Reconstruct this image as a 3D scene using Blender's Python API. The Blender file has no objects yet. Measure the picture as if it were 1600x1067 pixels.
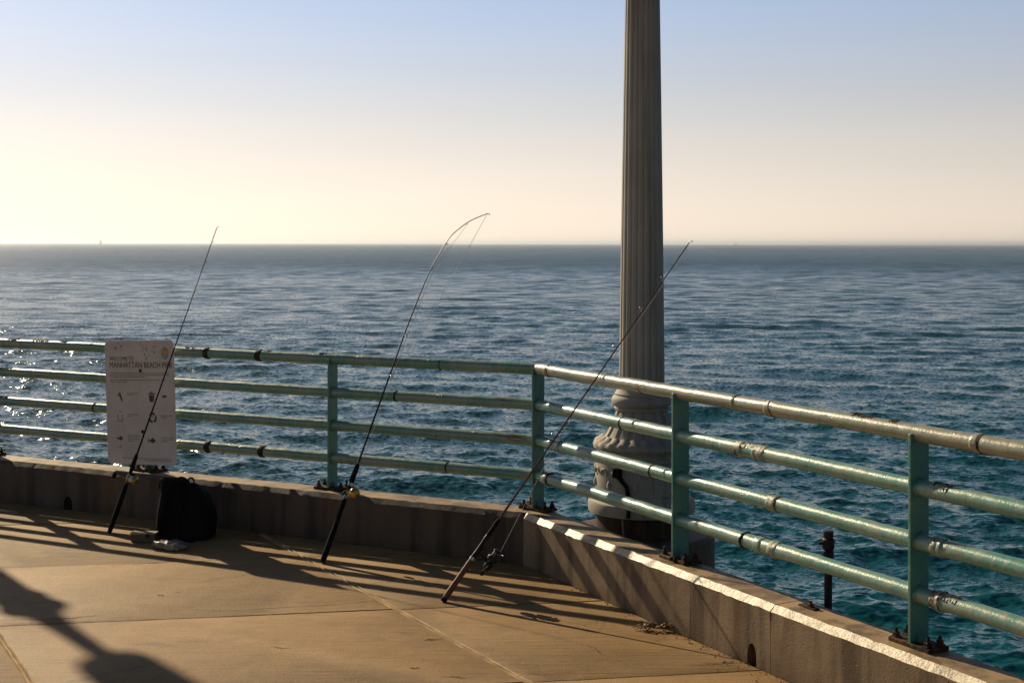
import bpy, bmesh, math, random
import numpy as np
from mathutils import Vector, Matrix
R = math.radians
random.seed(7)
S = bpy.context.scene
COL = S.collection

# ------------------------------------------------------------------ camera, sky, sun, exposure
EYE = 1.72
FPX = 2100.0
ROLL = math.atan(3.0 / 1600)
cam_d = bpy.data.cameras.new('camera'); cam = bpy.data.objects.new('camera', cam_d); COL.objects.link(cam)
cam_d.sensor_width = 36.0
cam_d.lens = FPX / 1600 * 36.0
cam_d.shift_y = -(533.5 - 380.5) / 1600
cam_d.clip_start = 0.1; cam_d.clip_end = 120000
cam.matrix_world = Matrix.Translation((0, 0, EYE)) @ Matrix.Rotation(R(90), 4, 'X') @ Matrix.Rotation(ROLL, 4, 'Z')
S.camera = cam

SUN_AZ = R(-37.2)                        # measured from +Y towards +X
SUN_EL = R(27.0)
HAZE_GAIN = 1.0
HAZE_DENSITY = 0.00012
W = bpy.data.worlds.new('World'); S.world = W; W.use_nodes = True
wn = W.node_tree.nodes; wl = W.node_tree.links; wn.clear()
wo = wn.new('ShaderNodeOutputWorld'); bg = wn.new('ShaderNodeBackground'); sky = wn.new('ShaderNodeTexSky')
sky.sky_type = 'NISHITA'; sky.sun_disc = False
sky.sun_elevation = SUN_EL; sky.sun_rotation = SUN_AZ
sky.altitude = 0; sky.air_density = 1.0; sky.dust_density = 0.35; sky.ozone_density = 1.5
SKY_STRENGTH = 0.05
bg.inputs[1].default_value = SKY_STRENGTH
# bright marine haze over the clear sky: cream at the horizon, blue higher up, brightest round the sun's bearing
wtc = wn.new('ShaderNodeTexCoord'); wsep = wn.new('ShaderNodeSeparateXYZ'); wl.new(wtc.outputs['Generated'], wsep.inputs[0])
def wmath(op, a, b=None):
    x = wn.new('ShaderNodeMath'); x.operation = op
    for i, v in ((0, a), (1, b)):
        if v is None: continue
        if isinstance(v, (int, float)): x.inputs[i].default_value = v
        else: wl.new(v, x.inputs[i])
    return x.outputs[0]
wz = wmath('SQRT', wmath('MAXIMUM', wsep.outputs[2], 0.0))
wr = wn.new('ShaderNodeValToRGB'); wl.new(wz, wr.inputs[0]); wr.color_ramp.interpolation = 'B_SPLINE'
HAZE = [(0.0, (0.99, 0.83, 0.69)), (0.16, (0.95, 0.79, 0.67)), (0.28, (0.72, 0.63, 0.55)), (0.37, (0.51, 0.55, 0.62)), (0.46, (0.36, 0.50, 0.76)), (0.57, (0.06, 0.11, 0.21)), (0.75, (0.012, 0.03, 0.07)), (1.0, (0.006, 0.016, 0.045))]
el = wr.color_ramp.elements
for i, (p_, c_) in enumerate(HAZE):
    e = el[i] if i < 2 else el.new(p_)
    e.position = p_; e.color = (*c_, 1)
wd = wn.new('ShaderNodeVectorMath'); wd.operation = 'DOT_PRODUCT'; wl.new(wtc.outputs['Generated'], wd.inputs[0])
wd.inputs[1].default_value = (math.sin(SUN_AZ), math.cos(SUN_AZ), 0.0)
wf = wmath('POWER', wmath('MULTIPLY', wmath('ADD', wd.outputs['Value'], 1.0), 0.5), 1.3)
wk = wmath('ADD', wmath('MULTIPLY', wf, 0.88), 0.12)
wm = wn.new('ShaderNodeVectorMath'); wm.operation = 'SCALE'; wl.new(wr.outputs[0], wm.inputs[0]); wmp = wn.new('ShaderNodeMapping'); wmp.inputs['Scale'].default_value = (2.2, 2.2, 16.0); wl.new(wtc.outputs['Generated'], wmp.inputs[0])
wnz = wn.new('ShaderNodeTexNoise'); wnz.inputs['Scale'].default_value = 1.6; wnz.inputs['Detail'].default_value = 5; wl.new(wmp.outputs[0], wnz.inputs['Vector'])
wun = wmath('ADD', wmath('MULTIPLY', wnz.outputs['Fac'], 0.09), 0.955)
wl.new(wmath('MULTIPLY', wmath('MULTIPLY', wk, wun), HAZE_GAIN/SKY_STRENGTH), wm.inputs['Scale'])
wa = wn.new('ShaderNodeVectorMath'); wa.operation = 'ADD'; wt = wn.new('ShaderNodeVectorMath'); wt.operation = 'MULTIPLY'; wl.new(sky.outputs[0], wt.inputs[0]); wt.inputs[1].default_value = (0.44, 0.43, 0.475)
wl.new(wm.outputs[0], wa.inputs[0]); wl.new(wt.outputs[0], wa.inputs[1])
# aureole round the sun
wsd = wn.new('ShaderNodeVectorMath'); wsd.operation = 'DOT_PRODUCT'; wl.new(wtc.outputs['Generated'], wsd.inputs[0])
wsd.inputs[1].default_value = (math.sin(SUN_AZ)*math.cos(SUN_EL), math.cos(SUN_AZ)*math.cos(SUN_EL), math.sin(SUN_EL))
wau = wn.new('ShaderNodeVectorMath'); wau.operation = 'SCALE'; wau.inputs[0].default_value = (0.28, 0.21, 0.14)
wl.new(wmath('MULTIPLY', wmath('POWER', wmath('MAXIMUM', wsd.outputs['Value'], 0.0), 13.0), 1.0/SKY_STRENGTH), wau.inputs['Scale'])
wb = wn.new('ShaderNodeVectorMath'); wb.operation = 'ADD'; wl.new(wa.outputs[0], wb.inputs[0]); wl.new(wau.outputs[0], wb.inputs[1])
wl.new(wb.outputs[0], bg.inputs[0]); wl.new(bg.outputs[0], wo.inputs[0])

sd = bpy.data.lights.new('sun', 'SUN'); sun = bpy.data.objects.new('sun', sd); COL.objects.link(sun)
sd.energy = 5.0; sd.angle = R(0.53); sd.color = (1.0, 0.835, 0.57)
SUNV = Vector((math.sin(SUN_AZ) * math.cos(SUN_EL), math.cos(SUN_AZ) * math.cos(SUN_EL), math.sin(SUN_EL)))
sun.rotation_euler = SUNV.to_track_quat('Z', 'Y').to_euler()
sun.location = SUNV * 40
S.view_settings.view_transform = 'Standard'; S.view_settings.look = 'None'
S.view_settings.gamma = 1; S.view_settings.use_curve_mapping = False
S.view_settings.exposure = 0.0
S.cycles.max_bounces = 6
S.cycles.sample_clamp_indirect = 4.0

# ------------------------------------------------------------------ helpers
def nz(v):
    v = Vector(v); return v.normalized()

def ray(px, py):
    dx, dy = px - 800.0, py - 380.5
    c, s = math.cos(ROLL), math.sin(ROLL)
    x = dx * c + dy * s; y = -dx * s + dy * c
    return Vector((x / FPX, 1.0, -y / FPX))

def at_z(px, py, z):
    d = ray(px, py); return Vector((0, 0, EYE)) + d * ((z - EYE) / d.z)

def at_depth(px, py, D):
    return Vector((0, 0, EYE)) + ray(px, py) * D

def at_plane(px, py, p, n):
    d = ray(px, py); o = Vector((0, 0, EYE))
    return o + d * ((Vector(p) - o).dot(n) / d.dot(n))

def tag(o, label=None, cat=None, group=None, kind=None):
    if label: o['label'] = label
    if cat: o['category'] = cat
    if group: o['group'] = group
    if kind: o['kind'] = kind
    return o

def thing(name, loc, label, cat, group=None):
    o = bpy.data.objects.new(name, None); COL.objects.link(o); o.location = loc
    o.empty_display_size = 0.1
    return tag(o, label, cat, group)

def root_loc(o):
    while o.parent: o = o.parent
    return o.location.copy()

class MB:
    """Collects verts/faces in world coordinates."""
    def __init__(s): s.v = []; s.f = []; s.m = []
    def add(s, vs, fs, m=0):
        b = len(s.v); s.v += [tuple(v) for v in vs]
        s.f += [tuple(i + b for i in f) for f in fs]; s.m += [m] * len(fs)
    def box(s, c, ax, hs, m=0):
        c = Vector(c); a = [Vector(x) for x in ax]
        vs = [c + a[0]*hs[0]*i + a[1]*hs[1]*j + a[2]*hs[2]*k for i in (-1, 1) for j in (-1, 1) for k in (-1, 1)]
        s.add(vs, [(0,1,3,2),(4,6,7,5),(0,4,5,1),(2,3,7,6),(0,2,6,4),(1,5,7,3)], m)
    def tube(s, pts, rad, seg=16, caps=True, m=0, jit=0.0, rnd=None):
        pts = [Vector(p) for p in pts]; n = len(pts)
        if not isinstance(rad, (list, tuple)): rad = [rad] * n
        t0 = (pts[1] - pts[0]).normalized()
        a = t0.cross(Vector((0, 0, 1)))
        if a.length < 1e-3: a = t0.cross(Vector((1, 0, 0)))
        a.normalize(); vs = []
        for i in range(n):
            t = (pts[min(i+1, n-1)] - pts[max(i-1, 0)]).normalized()
            a = (a - t * a.dot(t)).normalized(); b = t.cross(a)
            for k in range(seg):
                th = 2*math.pi*k/seg
                r = rad[i] + ((rnd or random).uniform(-jit, jit) if jit else 0)
                vs.append(pts[i] + (a*math.cos(th) + b*math.sin(th)) * r)
        fs = []
        for i in range(n-1):
            for k in range(seg):
                k2 = (k+1) % seg
                fs.append((i*seg+k, i*seg+k2, (i+1)*seg+k2, (i+1)*seg+k))
        if caps:
            fs.append(tuple(range(seg-1, -1, -1))); fs.append(tuple((n-1)*seg+k for k in range(seg)))
        s.add(vs, fs, m)
    def lathe(s, c, prof, seg=48, axis=(0, 0, 1), fn=None, m=0, caps=True):
        c = Vector(c); t = nz(axis)
        a = t.cross(Vector((0, 1, 0)))
        if a.length < 1e-3: a = Vector((1, 0, 0))
        a.normalize(); b = t.cross(a); vs = []
        for i, (r, h) in enumerate(prof):
            for k in range(seg):
                th = 2*math.pi*k/seg
                rr, hh = (r, h) if fn is None else fn(i, r, h, th)
                vs.append(c + (a*math.cos(th) + b*math.sin(th))*rr + t*hh)
        n = len(prof); fs = []
        for i in range(n-1):
            for k in range(seg):
                k2 = (k+1) % seg
                fs.append((i*seg+k, i*seg+k2, (i+1)*seg+k2, (i+1)*seg+k))
        if caps:
            fs.append(tuple(range(seg-1, -1, -1))); fs.append(tuple((n-1)*seg+k for k in range(seg)))
        s.add(vs, fs, m)
    def prism(s, poly, d, m=0):
        """poly: 3D points in order, extruded by vector d."""
        n = len(poly); d = Vector(d); P = [Vector(p) for p in poly]
        vs = P + [p + d for p in P]
        fs = [tuple(range(n-1, -1, -1)), tuple(range(n, 2*n))]
        fs += [(i, (i+1) % n, n+(i+1) % n, n+i) for i in range(n)]
        s.add(vs, fs, m)
    def build(s, name, mats, parent=None, smooth=True, angle=40, bevel=0, seg=2):
        o0 = root_loc(parent) if parent else Vector((0, 0, 0))
        me = bpy.data.meshes.new(name)
        me.from_pydata([(v[0]-o0.x, v[1]-o0.y, v[2]-o0.z) for v in s.v], [], s.f)
        if not isinstance(mats, (list, tuple)): mats = [mats]
        for mm in mats: me.materials.append(mm)
        bm = bmesh.new(); bm.from_mesh(me)
        bmesh.ops.recalc_face_normals(bm, faces=bm.faces[:])
        bm.to_mesh(me); bm.free()
        for p, mi in zip(me.polygons, s.m): p.material_index = mi
        if smooth:
            me.polygons.foreach_set('use_smooth', [True]*len(me.polygons))
            try: me.set_sharp_from_angle(angle=R(angle))
            except Exception: pass
        o = bpy.data.objects.new(name, me); COL.objects.link(o)
        if parent: o.parent = parent
        if bevel:
            b = o.modifiers.new('bevel', 'BEVEL'); b.width = bevel; b.segments = seg; b.limit_method = 'ANGLE'; b.angle_limit = R(35)
        return o

def copy_tree(o, loc):
    def rec(x, par):
        c = x.copy(); COL.objects.link(c); c.parent = par
        for ch in x.children: rec(ch, c)
        return c
    r = rec(o, None); r.location = loc
    return r

# ------------------------------------------------------------------ materials
class NT:
    def __init__(s, name, rough=0.6, spec=0.5, metal=0.0):
        s.m = bpy.data.materials.new(name); s.m.use_nodes = True
        s.t = s.m.node_tree; s.n = s.t.nodes; s.l = s.t.links
        s.b = s.n['Principled BSDF']
        s.b.inputs['Roughness'].default_value = rough
        s.b.inputs['Specular IOR Level'].default_value = spec
        s.b.inputs['Metallic'].default_value = metal
        s.tc = None
    def co(s, scale=(1, 1, 1), rot=(0, 0, 0), kind='Object'):
        if s.tc is None: s.tc = s.n.new('ShaderNodeTexCoord')
        mp = s.n.new('ShaderNodeMapping'); mp.inputs['Scale'].default_value = scale; mp.inputs['Rotation'].default_value = rot
        s.l.new(s.tc.outputs[kind], mp.inputs[0]); return mp.outputs[0]
    def noise(s, sc, det=4, rough=0.55, vec=None, dist=0):
        x = s.n.new('ShaderNodeTexNoise'); x.inputs['Scale'].default_value = sc; x.inputs['Detail'].default_value = det
        x.inputs['Roughness'].default_value = rough; x.inputs['Distortion'].default_value = dist
        s.l.new(vec if vec is not None else s.co(), x.inputs['Vector']); return x.outputs['Fac']
    def voro(s, sc, vec=None, feat='F1', rnd=1.0):
        x = s.n.new('ShaderNodeTexVoronoi'); x.feature = feat; x.inputs['Scale'].default_value = sc; x.inputs['Randomness'].default_value = rnd
        s.l.new(vec if vec is not None else s.co(), x.inputs['Vector']); return x.outputs['Distance']
    def ramp(s, fac, a, b, lo=0.0, hi=1.0):
        x = s.n.new('ShaderNodeMapRange'); x.interpolation_type = 'SMOOTHSTEP'
        for i, v in ((1, a), (2, b), (3, lo), (4, hi)): x.inputs[i].default_value = v
        s.l.new(fac, x.inputs[0]); return x.outputs[0]
    def mul(s, a, b, op='MULTIPLY'):
        x = s.n.new('ShaderNodeMath'); x.operation = op
        for i, v in ((0, a), (1, b)):
            if isinstance(v, (int, float)): x.inputs[i].default_value = v
            else: s.l.new(v, x.inputs[i])
        return x.outputs[0]
    def mix(s, f, a, b, mode='MIX'):
        x = s.n.new('ShaderNodeMix'); x.data_type = 'RGBA'; x.blend_type = mode
        if isinstance(f, (int, float)): x.inputs[0].default_value = f
        else: s.l.new(f, x.inputs[0])
        for i, v in ((6, a), (7, b)):
            if isinstance(v, tuple): x.inputs[i].default_value = (*v, 1)
            else: s.l.new(v, x.inputs[i])
        return x.outputs[2]
    def color(s, c):
        if isinstance(c, tuple): s.b.inputs['Base Color'].default_value = (*c, 1)
        else: s.l.new(c, s.b.inputs['Base Color'])
    def rough(s, r): s.l.new(r, s.b.inputs['Roughness'])
    def bump(s, h, dist=0.002, st=1.0):
        x = s.n.new('ShaderNodeBump'); x.inputs['Distance'].default_value = dist; x.inputs['Strength'].default_value = st
        s.l.new(h, x.inputs['Height'])
        prev = s.b.inputs['Normal'].links
        if prev: s.l.new(prev[0].from_socket, x.inputs['Normal'])
        s.l.new(x.outputs[0], s.b.inputs['Normal'])

def simple(name, col, rough=0.6, metal=0.0, spec=0.5, var=0.25, sc=30, bump=0.0):
    t = NT(name, rough, spec, metal)
    f = t.noise(sc, 4)
    t.color(t.mix(t.ramp(f, 0.35, 0.7), tuple(c*(1-var) for c in col), tuple(min(1, c*(1+var)) for c in col)))
    if bump: t.bump(f, bump)
    return t.m

J_ANG = math.atan2(0.166, 1.0)            # direction of the cross joints in the deck
def mat_deck():
    t = NT('deck_concrete', 0.66, 0.3)
    geo = t.n.new('ShaderNodeTexCoord'); t.tc = geo
    st = t.co((1.2, 26, 1), (0, 0, -J_ANG))
    big = t.noise(0.9, 5, 0.6); mid = t.noise(7, 5, 0.65); fine = t.noise(160, 3, 0.7)
    streak = t.noise(2.0, 5, 0.6, st)
    c = t.mix(t.ramp(big, 0.3, 0.7), (0.365, 0.21, 0.076), (0.465, 0.285, 0.112))
    c = t.mix(t.ramp(mid, 0.42, 0.75, 0, 0.45), c, (0.22, 0.13, 0.05))
    c = t.mix(t.ramp(streak, 0.45, 0.75, 0, 0.5), c, (0.22, 0.13, 0.05))
    c = t.mix(t.ramp(fine, 0.35, 0.75, 0.0, 0.6), c, (0.155, 0.09, 0.036))
    pat = t.noise(0.45, 6, 0.68, t.co((1, 1.6, 1), (0, 0, 0.5)))
    c = t.mix(t.ramp(pat, 0.50, 0.64, 0, 0.5), c, (0.20, 0.122, 0.05))
    wet = t.noise(1.3, 6, 0.7, t.co((1, 1, 1), (0, 0, 1.9)), 1.5)
    c = t.mix(t.ramp(wet, 0.58, 0.68, 0, 0.55), c, (0.16, 0.095, 0.04))
    v = t.voro(3.1); c = t.mix(t.ramp(v, 0.028, 0.05, 0.75, 0), c, (0.10, 0.065, 0.035))
    v2 = t.voro(5.7, t.co((1, 1, 1), (0, 0, 1.0))); c = t.mix(t.ramp(v2, 0.02, 0.04, 0.6, 0), c, (0.45, 0.37, 0.26))
    t.color(c)
    t.bump(streak, 0.006, 0.8); t.bump(fine, 0.0025, 1.0); t.bump(mid, 0.005, 0.6); t.bump(t.noise(45, 3, 0.6), 0.0016, 0.7)
    return t.m
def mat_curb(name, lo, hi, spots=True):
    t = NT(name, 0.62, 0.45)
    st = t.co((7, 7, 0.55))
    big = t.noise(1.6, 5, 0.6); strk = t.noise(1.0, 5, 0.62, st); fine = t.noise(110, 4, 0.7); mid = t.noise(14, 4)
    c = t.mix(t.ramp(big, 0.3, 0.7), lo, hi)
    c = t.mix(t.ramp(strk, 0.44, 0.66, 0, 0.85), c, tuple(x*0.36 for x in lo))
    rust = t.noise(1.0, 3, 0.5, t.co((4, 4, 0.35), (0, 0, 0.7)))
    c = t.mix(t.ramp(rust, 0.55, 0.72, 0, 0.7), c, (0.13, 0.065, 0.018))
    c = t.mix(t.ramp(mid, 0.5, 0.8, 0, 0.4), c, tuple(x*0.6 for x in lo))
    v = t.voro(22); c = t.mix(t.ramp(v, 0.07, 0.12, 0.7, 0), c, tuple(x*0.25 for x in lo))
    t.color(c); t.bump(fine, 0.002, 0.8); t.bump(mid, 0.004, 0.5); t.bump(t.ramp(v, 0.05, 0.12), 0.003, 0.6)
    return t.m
def mat_edge():  # worn edge with the sun's glare painted in as pale colour
    t = NT('worn_sunlit_curb_edge', 0.4, 0.6)
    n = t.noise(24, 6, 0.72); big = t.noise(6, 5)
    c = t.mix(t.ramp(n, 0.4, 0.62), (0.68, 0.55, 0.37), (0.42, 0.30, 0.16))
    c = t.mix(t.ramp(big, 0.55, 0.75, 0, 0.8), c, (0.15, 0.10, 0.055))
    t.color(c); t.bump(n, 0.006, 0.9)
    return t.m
def mat_paint(name, teal, faded, worn_amt, ang=None):
    t = NT(name, 0.36, 0.6); t.b.inputs['Coat Weight'].default_value = 0.4; t.b.inputs['Coat Roughness'].default_value = 0.36
    n1 = t.noise(3.5, 5, 0.62); n2 = t.noise(26, 5, 0.65); n3 = t.noise(120, 3)
    c = t.mix(t.ramp(n1, 0.38, 0.66), teal, faded)
    c = t.mix(t.ramp(n2, 0.5, 0.75, 0, worn_amt), c, (0.36, 0.29, 0.18))
    if ang is not None:                      # brush laps and salt runs round the pipe
        mp = t.n.new('ShaderNodeMapping'); mp.vector_type = 'TEXTURE'; mp.inputs['Rotation'].default_value = (0, 0, ang); mp.inputs['Scale'].default_value = (1/55, 1/7, 1/7)
        t.co(); t.l.new(t.tc.outputs['Object'], mp.inputs[0])
        lap = t.noise(1, 5, 0.65, mp.outputs[0])
        c = t.mix(t.ramp(lap, 0.47, 0.70, 0, 0.6), c, (0.34, 0.30, 0.195)); c = t.mix(t.ramp(lap, 0.46, 0.28, 0, 0.5), c, tuple(x*0.5 for x in teal))
        mp2 = t.n.new('ShaderNodeMapping'); mp2.vector_type = 'TEXTURE'; mp2.inputs['Rotation'].default_value = (0, 0, ang); mp2.inputs['Scale'].default_value = (1/2.2, 1/9, 1/9)
        t.l.new(t.tc.outputs['Object'], mp2.inputs[0])
        chip = t.noise(1, 6, 0.72, mp2.outputs[0]); c = t.mix(t.ramp(chip, 0.60, 0.66, 0, 0.8), c, (0.15, 0.085, 0.04))
    r = t.noise(11, 5, 0.7, t.co((1, 1, 1), (0.4, 0.2, 0.9)))
    c = t.mix(t.ramp(r, 0.655, 0.70, 0, 0.9), c, (0.085, 0.04, 0.018))
    v = t.voro(42); c = t.mix(t.ramp(v, 0.07, 0.12, 0.7, 0), c, (0.10, 0.06, 0.03))
    t.color(c); t.rough(t.ramp(n2, 0.3, 0.75, 0.24, 0.5))
    t.bump(n2, 0.0024, 0.8); t.bump(n3, 0.0012, 0.9)
    t.bump(t.ramp(r, 0.62, 0.70), 0.002, 0.7)
    return t.m
def mat_rust(name='rust', dark=(0.018, 0.012, 0.008), hi=(0.14, 0.06, 0.02)):
    t = NT(name, 0.8, 0.3)
    n = t.noise(45, 5, 0.7); c = t.mix(t.ramp(n, 0.4, 0.68), dark, hi); t.color(c); t.bump(n, 0.004, 1)
    return t.m
def mat_wrap():
    t = NT('peeling_paint_band', 0.42, 0.5)
    n = t.noise(40, 5, 0.7); b = t.noise(13, 3)
    c = t.mix(t.ramp(n, 0.42, 0.55), (0.42, 0.37, 0.25), (0.18, 0.26, 0.19))
    c = t.mix(t.ramp(b, 0.52, 0.64, 0, 0.9), c, (0.10, 0.045, 0.015))
    t.color(c); t.bump(n, 0.005, 1)
    return t.m
def mat_lamp():
    t = NT('weathered_stone_paint', 0.7, 0.35)
    st = t.co((9, 9, 0.5)); n = t.noise(1.2, 5, 0.6, st); f = t.noise(90, 4)
    g = t.noise(2.0, 4)
    c = t.mix(t.ramp(g, 0.3, 0.7), (0.36, 0.325, 0.265), (0.47, 0.43, 0.35))
    c = t.mix(t.ramp(n, 0.5, 0.75, 0, 0.6), c, (0.16, 0.125, 0.08))
    t.color(c); t.bump(f, 0.0015, 0.6)
    return t.m
def mat_pile():
    t = NT('dark_timber_sleeve', 0.8, 0.3)
    n = t.noise(1.5, 6, 0.65, t.co((14, 14, 0.7)))
    t.color(t.mix(t.ramp(n, 0.35, 0.7), (0.035, 0.022, 0.012), (0.12, 0.075, 0.04))); t.bump(n, 0.006, 0.8)
    return t.m
def mat_sign():
    t = NT('sign_enamel', 0.5, 0.4)
    n = t.noise(5, 5, 0.6); f = t.noise(60, 4, 0.7)
    c = t.mix(t.ramp(n, 0.35, 0.7), (0.60, 0.57, 0.50), (0.72, 0.69, 0.61))
    c = t.mix(t.ramp(f, 0.62, 0.75, 0, 0.5), c, (0.42, 0.37, 0.30))
    t.color(c); t.bump(f, 0.0006, 0.5)
    return t.m
def mat_water():
    t = NT('sea_water', 0.13, 0.5)
    t.b.inputs['IOR'].default_value = 1.333
    g = t.n.new('ShaderNodeNewGeometry')
    pos = g.outputs['Position']
    ln = t.n.new('ShaderNodeVectorMath'); ln.operation = 'LENGTH'; t.l.new(pos, ln.inputs[0]); dist = ln.outputs['Value']
    def slope(scx, scy, det, rot, rough=0.6):
        mp = t.n.new('ShaderNodeMapping'); mp.inputs['Scale'].default_value = (scx, scy, 1); mp.inputs['Rotation'].default_value = (0, 0, rot)
        t.l.new(pos, mp.inputs[0])
        x = t.n.new('ShaderNodeTexNoise'); x.noise_dimensions = '3D'; x.inputs['Scale'].default_value = 1; x.inputs['Detail'].default_value = det
        x.inputs['Roughness'].default_value = rough
        t.l.new(mp.outputs[0], x.inputs['Vector'])
        sb = t.n.new('ShaderNodeVectorMath'); sb.operation = 'SUBTRACT'; sb.inputs[1].default_value = (0.5, 0.5, 0.5)
        t.l.new(x.outputs['Color'], sb.inputs[0]); return sb.outputs[0]
    def scale(v, f):
        x = t.n.new('ShaderNodeVectorMath'); x.operation = 'SCALE'; t.l.new(v, x.inputs[0])
        if isinstance(f, (int, float)): x.inputs['Scale'].default_value = f
        else: t.l.new(f, x.inputs['Scale'])
        return x.outputs[0]
    def addv(a, b):
        x = t.n.new('ShaderNodeVectorMath'); x.operation = 'ADD'; t.l.new(a, x.inputs[0]); t.l.new(b, x.inputs[1]); return x.outputs[0]
    fa = t.n.new('ShaderNodeAttribute'); fa.attribute_name = 'flatness'
    rip = slope(4.0, 7.5, 4, 0.25); big = slope(0.36, 0.95, 5, -0.12, 0.62); gro = slope(0.28, 0.0065, 5, 0.0, 0.68)
    s = addv(scale(rip, t.ramp(dist, 20, 300, RIPPLE[0], RIPPLE[1])), addv(scale(big, t.mul(t.mul(t.ramp(dist, 60, 600), fa.outputs['Fac'], 'MAXIMUM'), RIPPLE[2])), scale(gro, t.ramp(dist, 500, 1800, 0.0, RIPPLE[3]))))
    # visible facets of far water lean to the shore side
    sep = t.n.new('ShaderNodeSeparateXYZ'); t.l.new(s, sep.inputs[0])
    ab = t.mul(t.mul(t.mul(t.mul(sep.outputs[1], sep.outputs[1]), t.mul(sep.outputs[2], sep.outputs[2]), 'ADD'), 0.5, 'POWER'), -1.0)
    far = t.mul(t.ramp(dist, 60, 600), fa.outputs['Fac'], 'MAXIMUM')
    mx = t.n.new('ShaderNodeMix'); t.l.new(far, mx.inputs[0]); t.l.new(sep.outputs[1], mx.inputs[2]); t.l.new(ab, mx.inputs[3])
    cb = t.n.new('ShaderNodeCombineXYZ'); t.l.new(t.mul(sep.outputs[0], t.ramp(dist, 80, 500, 1.0, 0.86)), cb.inputs[0]); t.l.new(mx.outputs[0], cb.inputs[1])
    N = addv(g.outputs['Normal'], cb.outputs[0])
    nn = t.n.new('ShaderNodeVectorMath'); nn.operation = 'NORMALIZE'; t.l.new(N, nn.inputs[0])
    t.l.new(nn.outputs[0], t.b.inputs['Normal'])
    cl = t.noise(0.05, 3, 0.5, pos)
    t.color(t.mix(t.ramp(cl, 0.3, 0.7), WATER_A, WATER_B))
    return t.m
RIPPLE = (1.7, 2.1, 1.3, 1.5)
WATER_A = (0.002, 0.062, 0.078); WATER_B = (0.004, 0.085, 0.100)

M = dict(
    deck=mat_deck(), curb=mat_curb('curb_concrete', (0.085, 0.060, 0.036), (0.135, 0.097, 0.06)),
    curblit=mat_curb('curb_concrete_stained_lit', (0.20, 0.138, 0.076), (0.31, 0.22, 0.125)), curbtop=mat_curb('curb_top_concrete_lit', (0.31, 0.20, 0.09), (0.44, 0.295, 0.14)), edge=mat_edge(),  # curblit and curbtop are paler copies: sunlight put into the colour
    paint=mat_paint('teal_paint', (0.095, 0.29, 0.215), (0.26, 0.37, 0.265), 0.5, math.atan2(-0.447, 0.894)), paintr=mat_paint('teal_paint_right_rail', (0.095, 0.29, 0.215), (0.26, 0.37, 0.265), 0.5, math.atan2(-0.8805, 0.474)),  # paintr is the same paint, streaks turned along the right rail
    post=mat_paint('teal_post_paint', (0.045, 0.23, 0.18), (0.13, 0.27, 0.205), 0.3),
    topworn=mat_paint('worn_teal_paint', (0.24, 0.29, 0.20), (0.36, 0.31, 0.205), 0.6, math.atan2(-0.8805, 0.474)),
    rust=mat_rust(), clampm=mat_rust('tarred_clamp', (0.015, 0.013, 0.010), (0.075, 0.055, 0.035)), wrap=mat_wrap(), lamp=mat_lamp(), pile=mat_pile(), sign=mat_sign(), water=mat_water(),
    joint=simple('joint_sealant', (0.43, 0.27, 0.105), 0.75, sc=9, bump=0.003),
    groove=simple('joint_dirt_drain_shade', (0.03, 0.022, 0.015), 0.9),  # also darkens the back of the drain holes
    black=simple('black_foam', (0.008, 0.008, 0.008), 0.8, spec=0.15, bump=0.001, sc=200),
    blackgloss=simple('black_gloss', (0.009, 0.009, 0.010), 0.4, spec=0.3),
    fabric=simple('black_fabric', (0.011, 0.010, 0.010), 0.9, spec=0.12, sc=90, bump=0.003),
    blankblue=simple('navy_rod_blank', (0.008, 0.009, 0.018), 0.5, spec=0.2),
    blankred=simple('maroon_rod_blank', (0.10, 0.022, 0.018), 0.28),
    gripbrown=simple('brown_rod_grip', (0.13, 0.055, 0.025), 0.55, sc=120, bump=0.001),
    gold=simple('gold_reel_metal', (0.52, 0.36, 0.09), 0.32, metal=0.85),
    silver=simple('silver_metal', (0.6, 0.6, 0.6), 0.25, metal=1.0),
    line=simple('fishing_line', (0.72, 0.70, 0.64), 0.35),
    pipe=simple('black_pipe', (0.014, 0.013, 0.012), 0.6),
    ink=simple('sign_ink', (0.06, 0.053, 0.045), 0.6), inkfade=simple('faded_sign_ink', (0.24, 0.215, 0.18), 0.6),
    inksmudge=simple('scuffed_sign_print', (0.36, 0.33, 0.28), 0.6, var=0.1),
    orange=simple('orange_print', (0.62, 0.30, 0.05), 0.6), bluep=simple('blue_print', (0.22, 0.42, 0.50), 0.6),
    boxm=simple('tan_box', (0.15, 0.095, 0.04), 0.6, sc=60), boxlid=simple('box_lid', (0.40, 0.31, 0.19), 0.5),
    weed=simple('dry_seaweed', (0.12, 0.04, 0.006), 0.7, sc=50, var=0.6), weed2=simple('ochre_seaweed', (0.30, 0.13, 0.012), 0.6, sc=50, var=0.5),
    grit=simple('grit', (0.24, 0.175, 0.11), 0.85, sc=8, var=0.5),
    sail=simple('sailcloth', (0.62, 0.52, 0.38), 0.8), hull=simple('boat_hull', (0.20, 0.19, 0.18), 0.6),
    glass=simple('lantern_glass', (0.75, 0.72, 0.65), 0.35),
)
pl = NT('cloudy_plastic', 0.3, 0.5); pl.color(pl.mix(pl.ramp(pl.noise(35, 3), 0.4, 0.6), (0.40, 0.30, 0.25), (0.30, 0.28, 0.26)))
pl.b.inputs['Transmission Weight'].default_value = 0.35; M['plastic'] = pl.m

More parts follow.
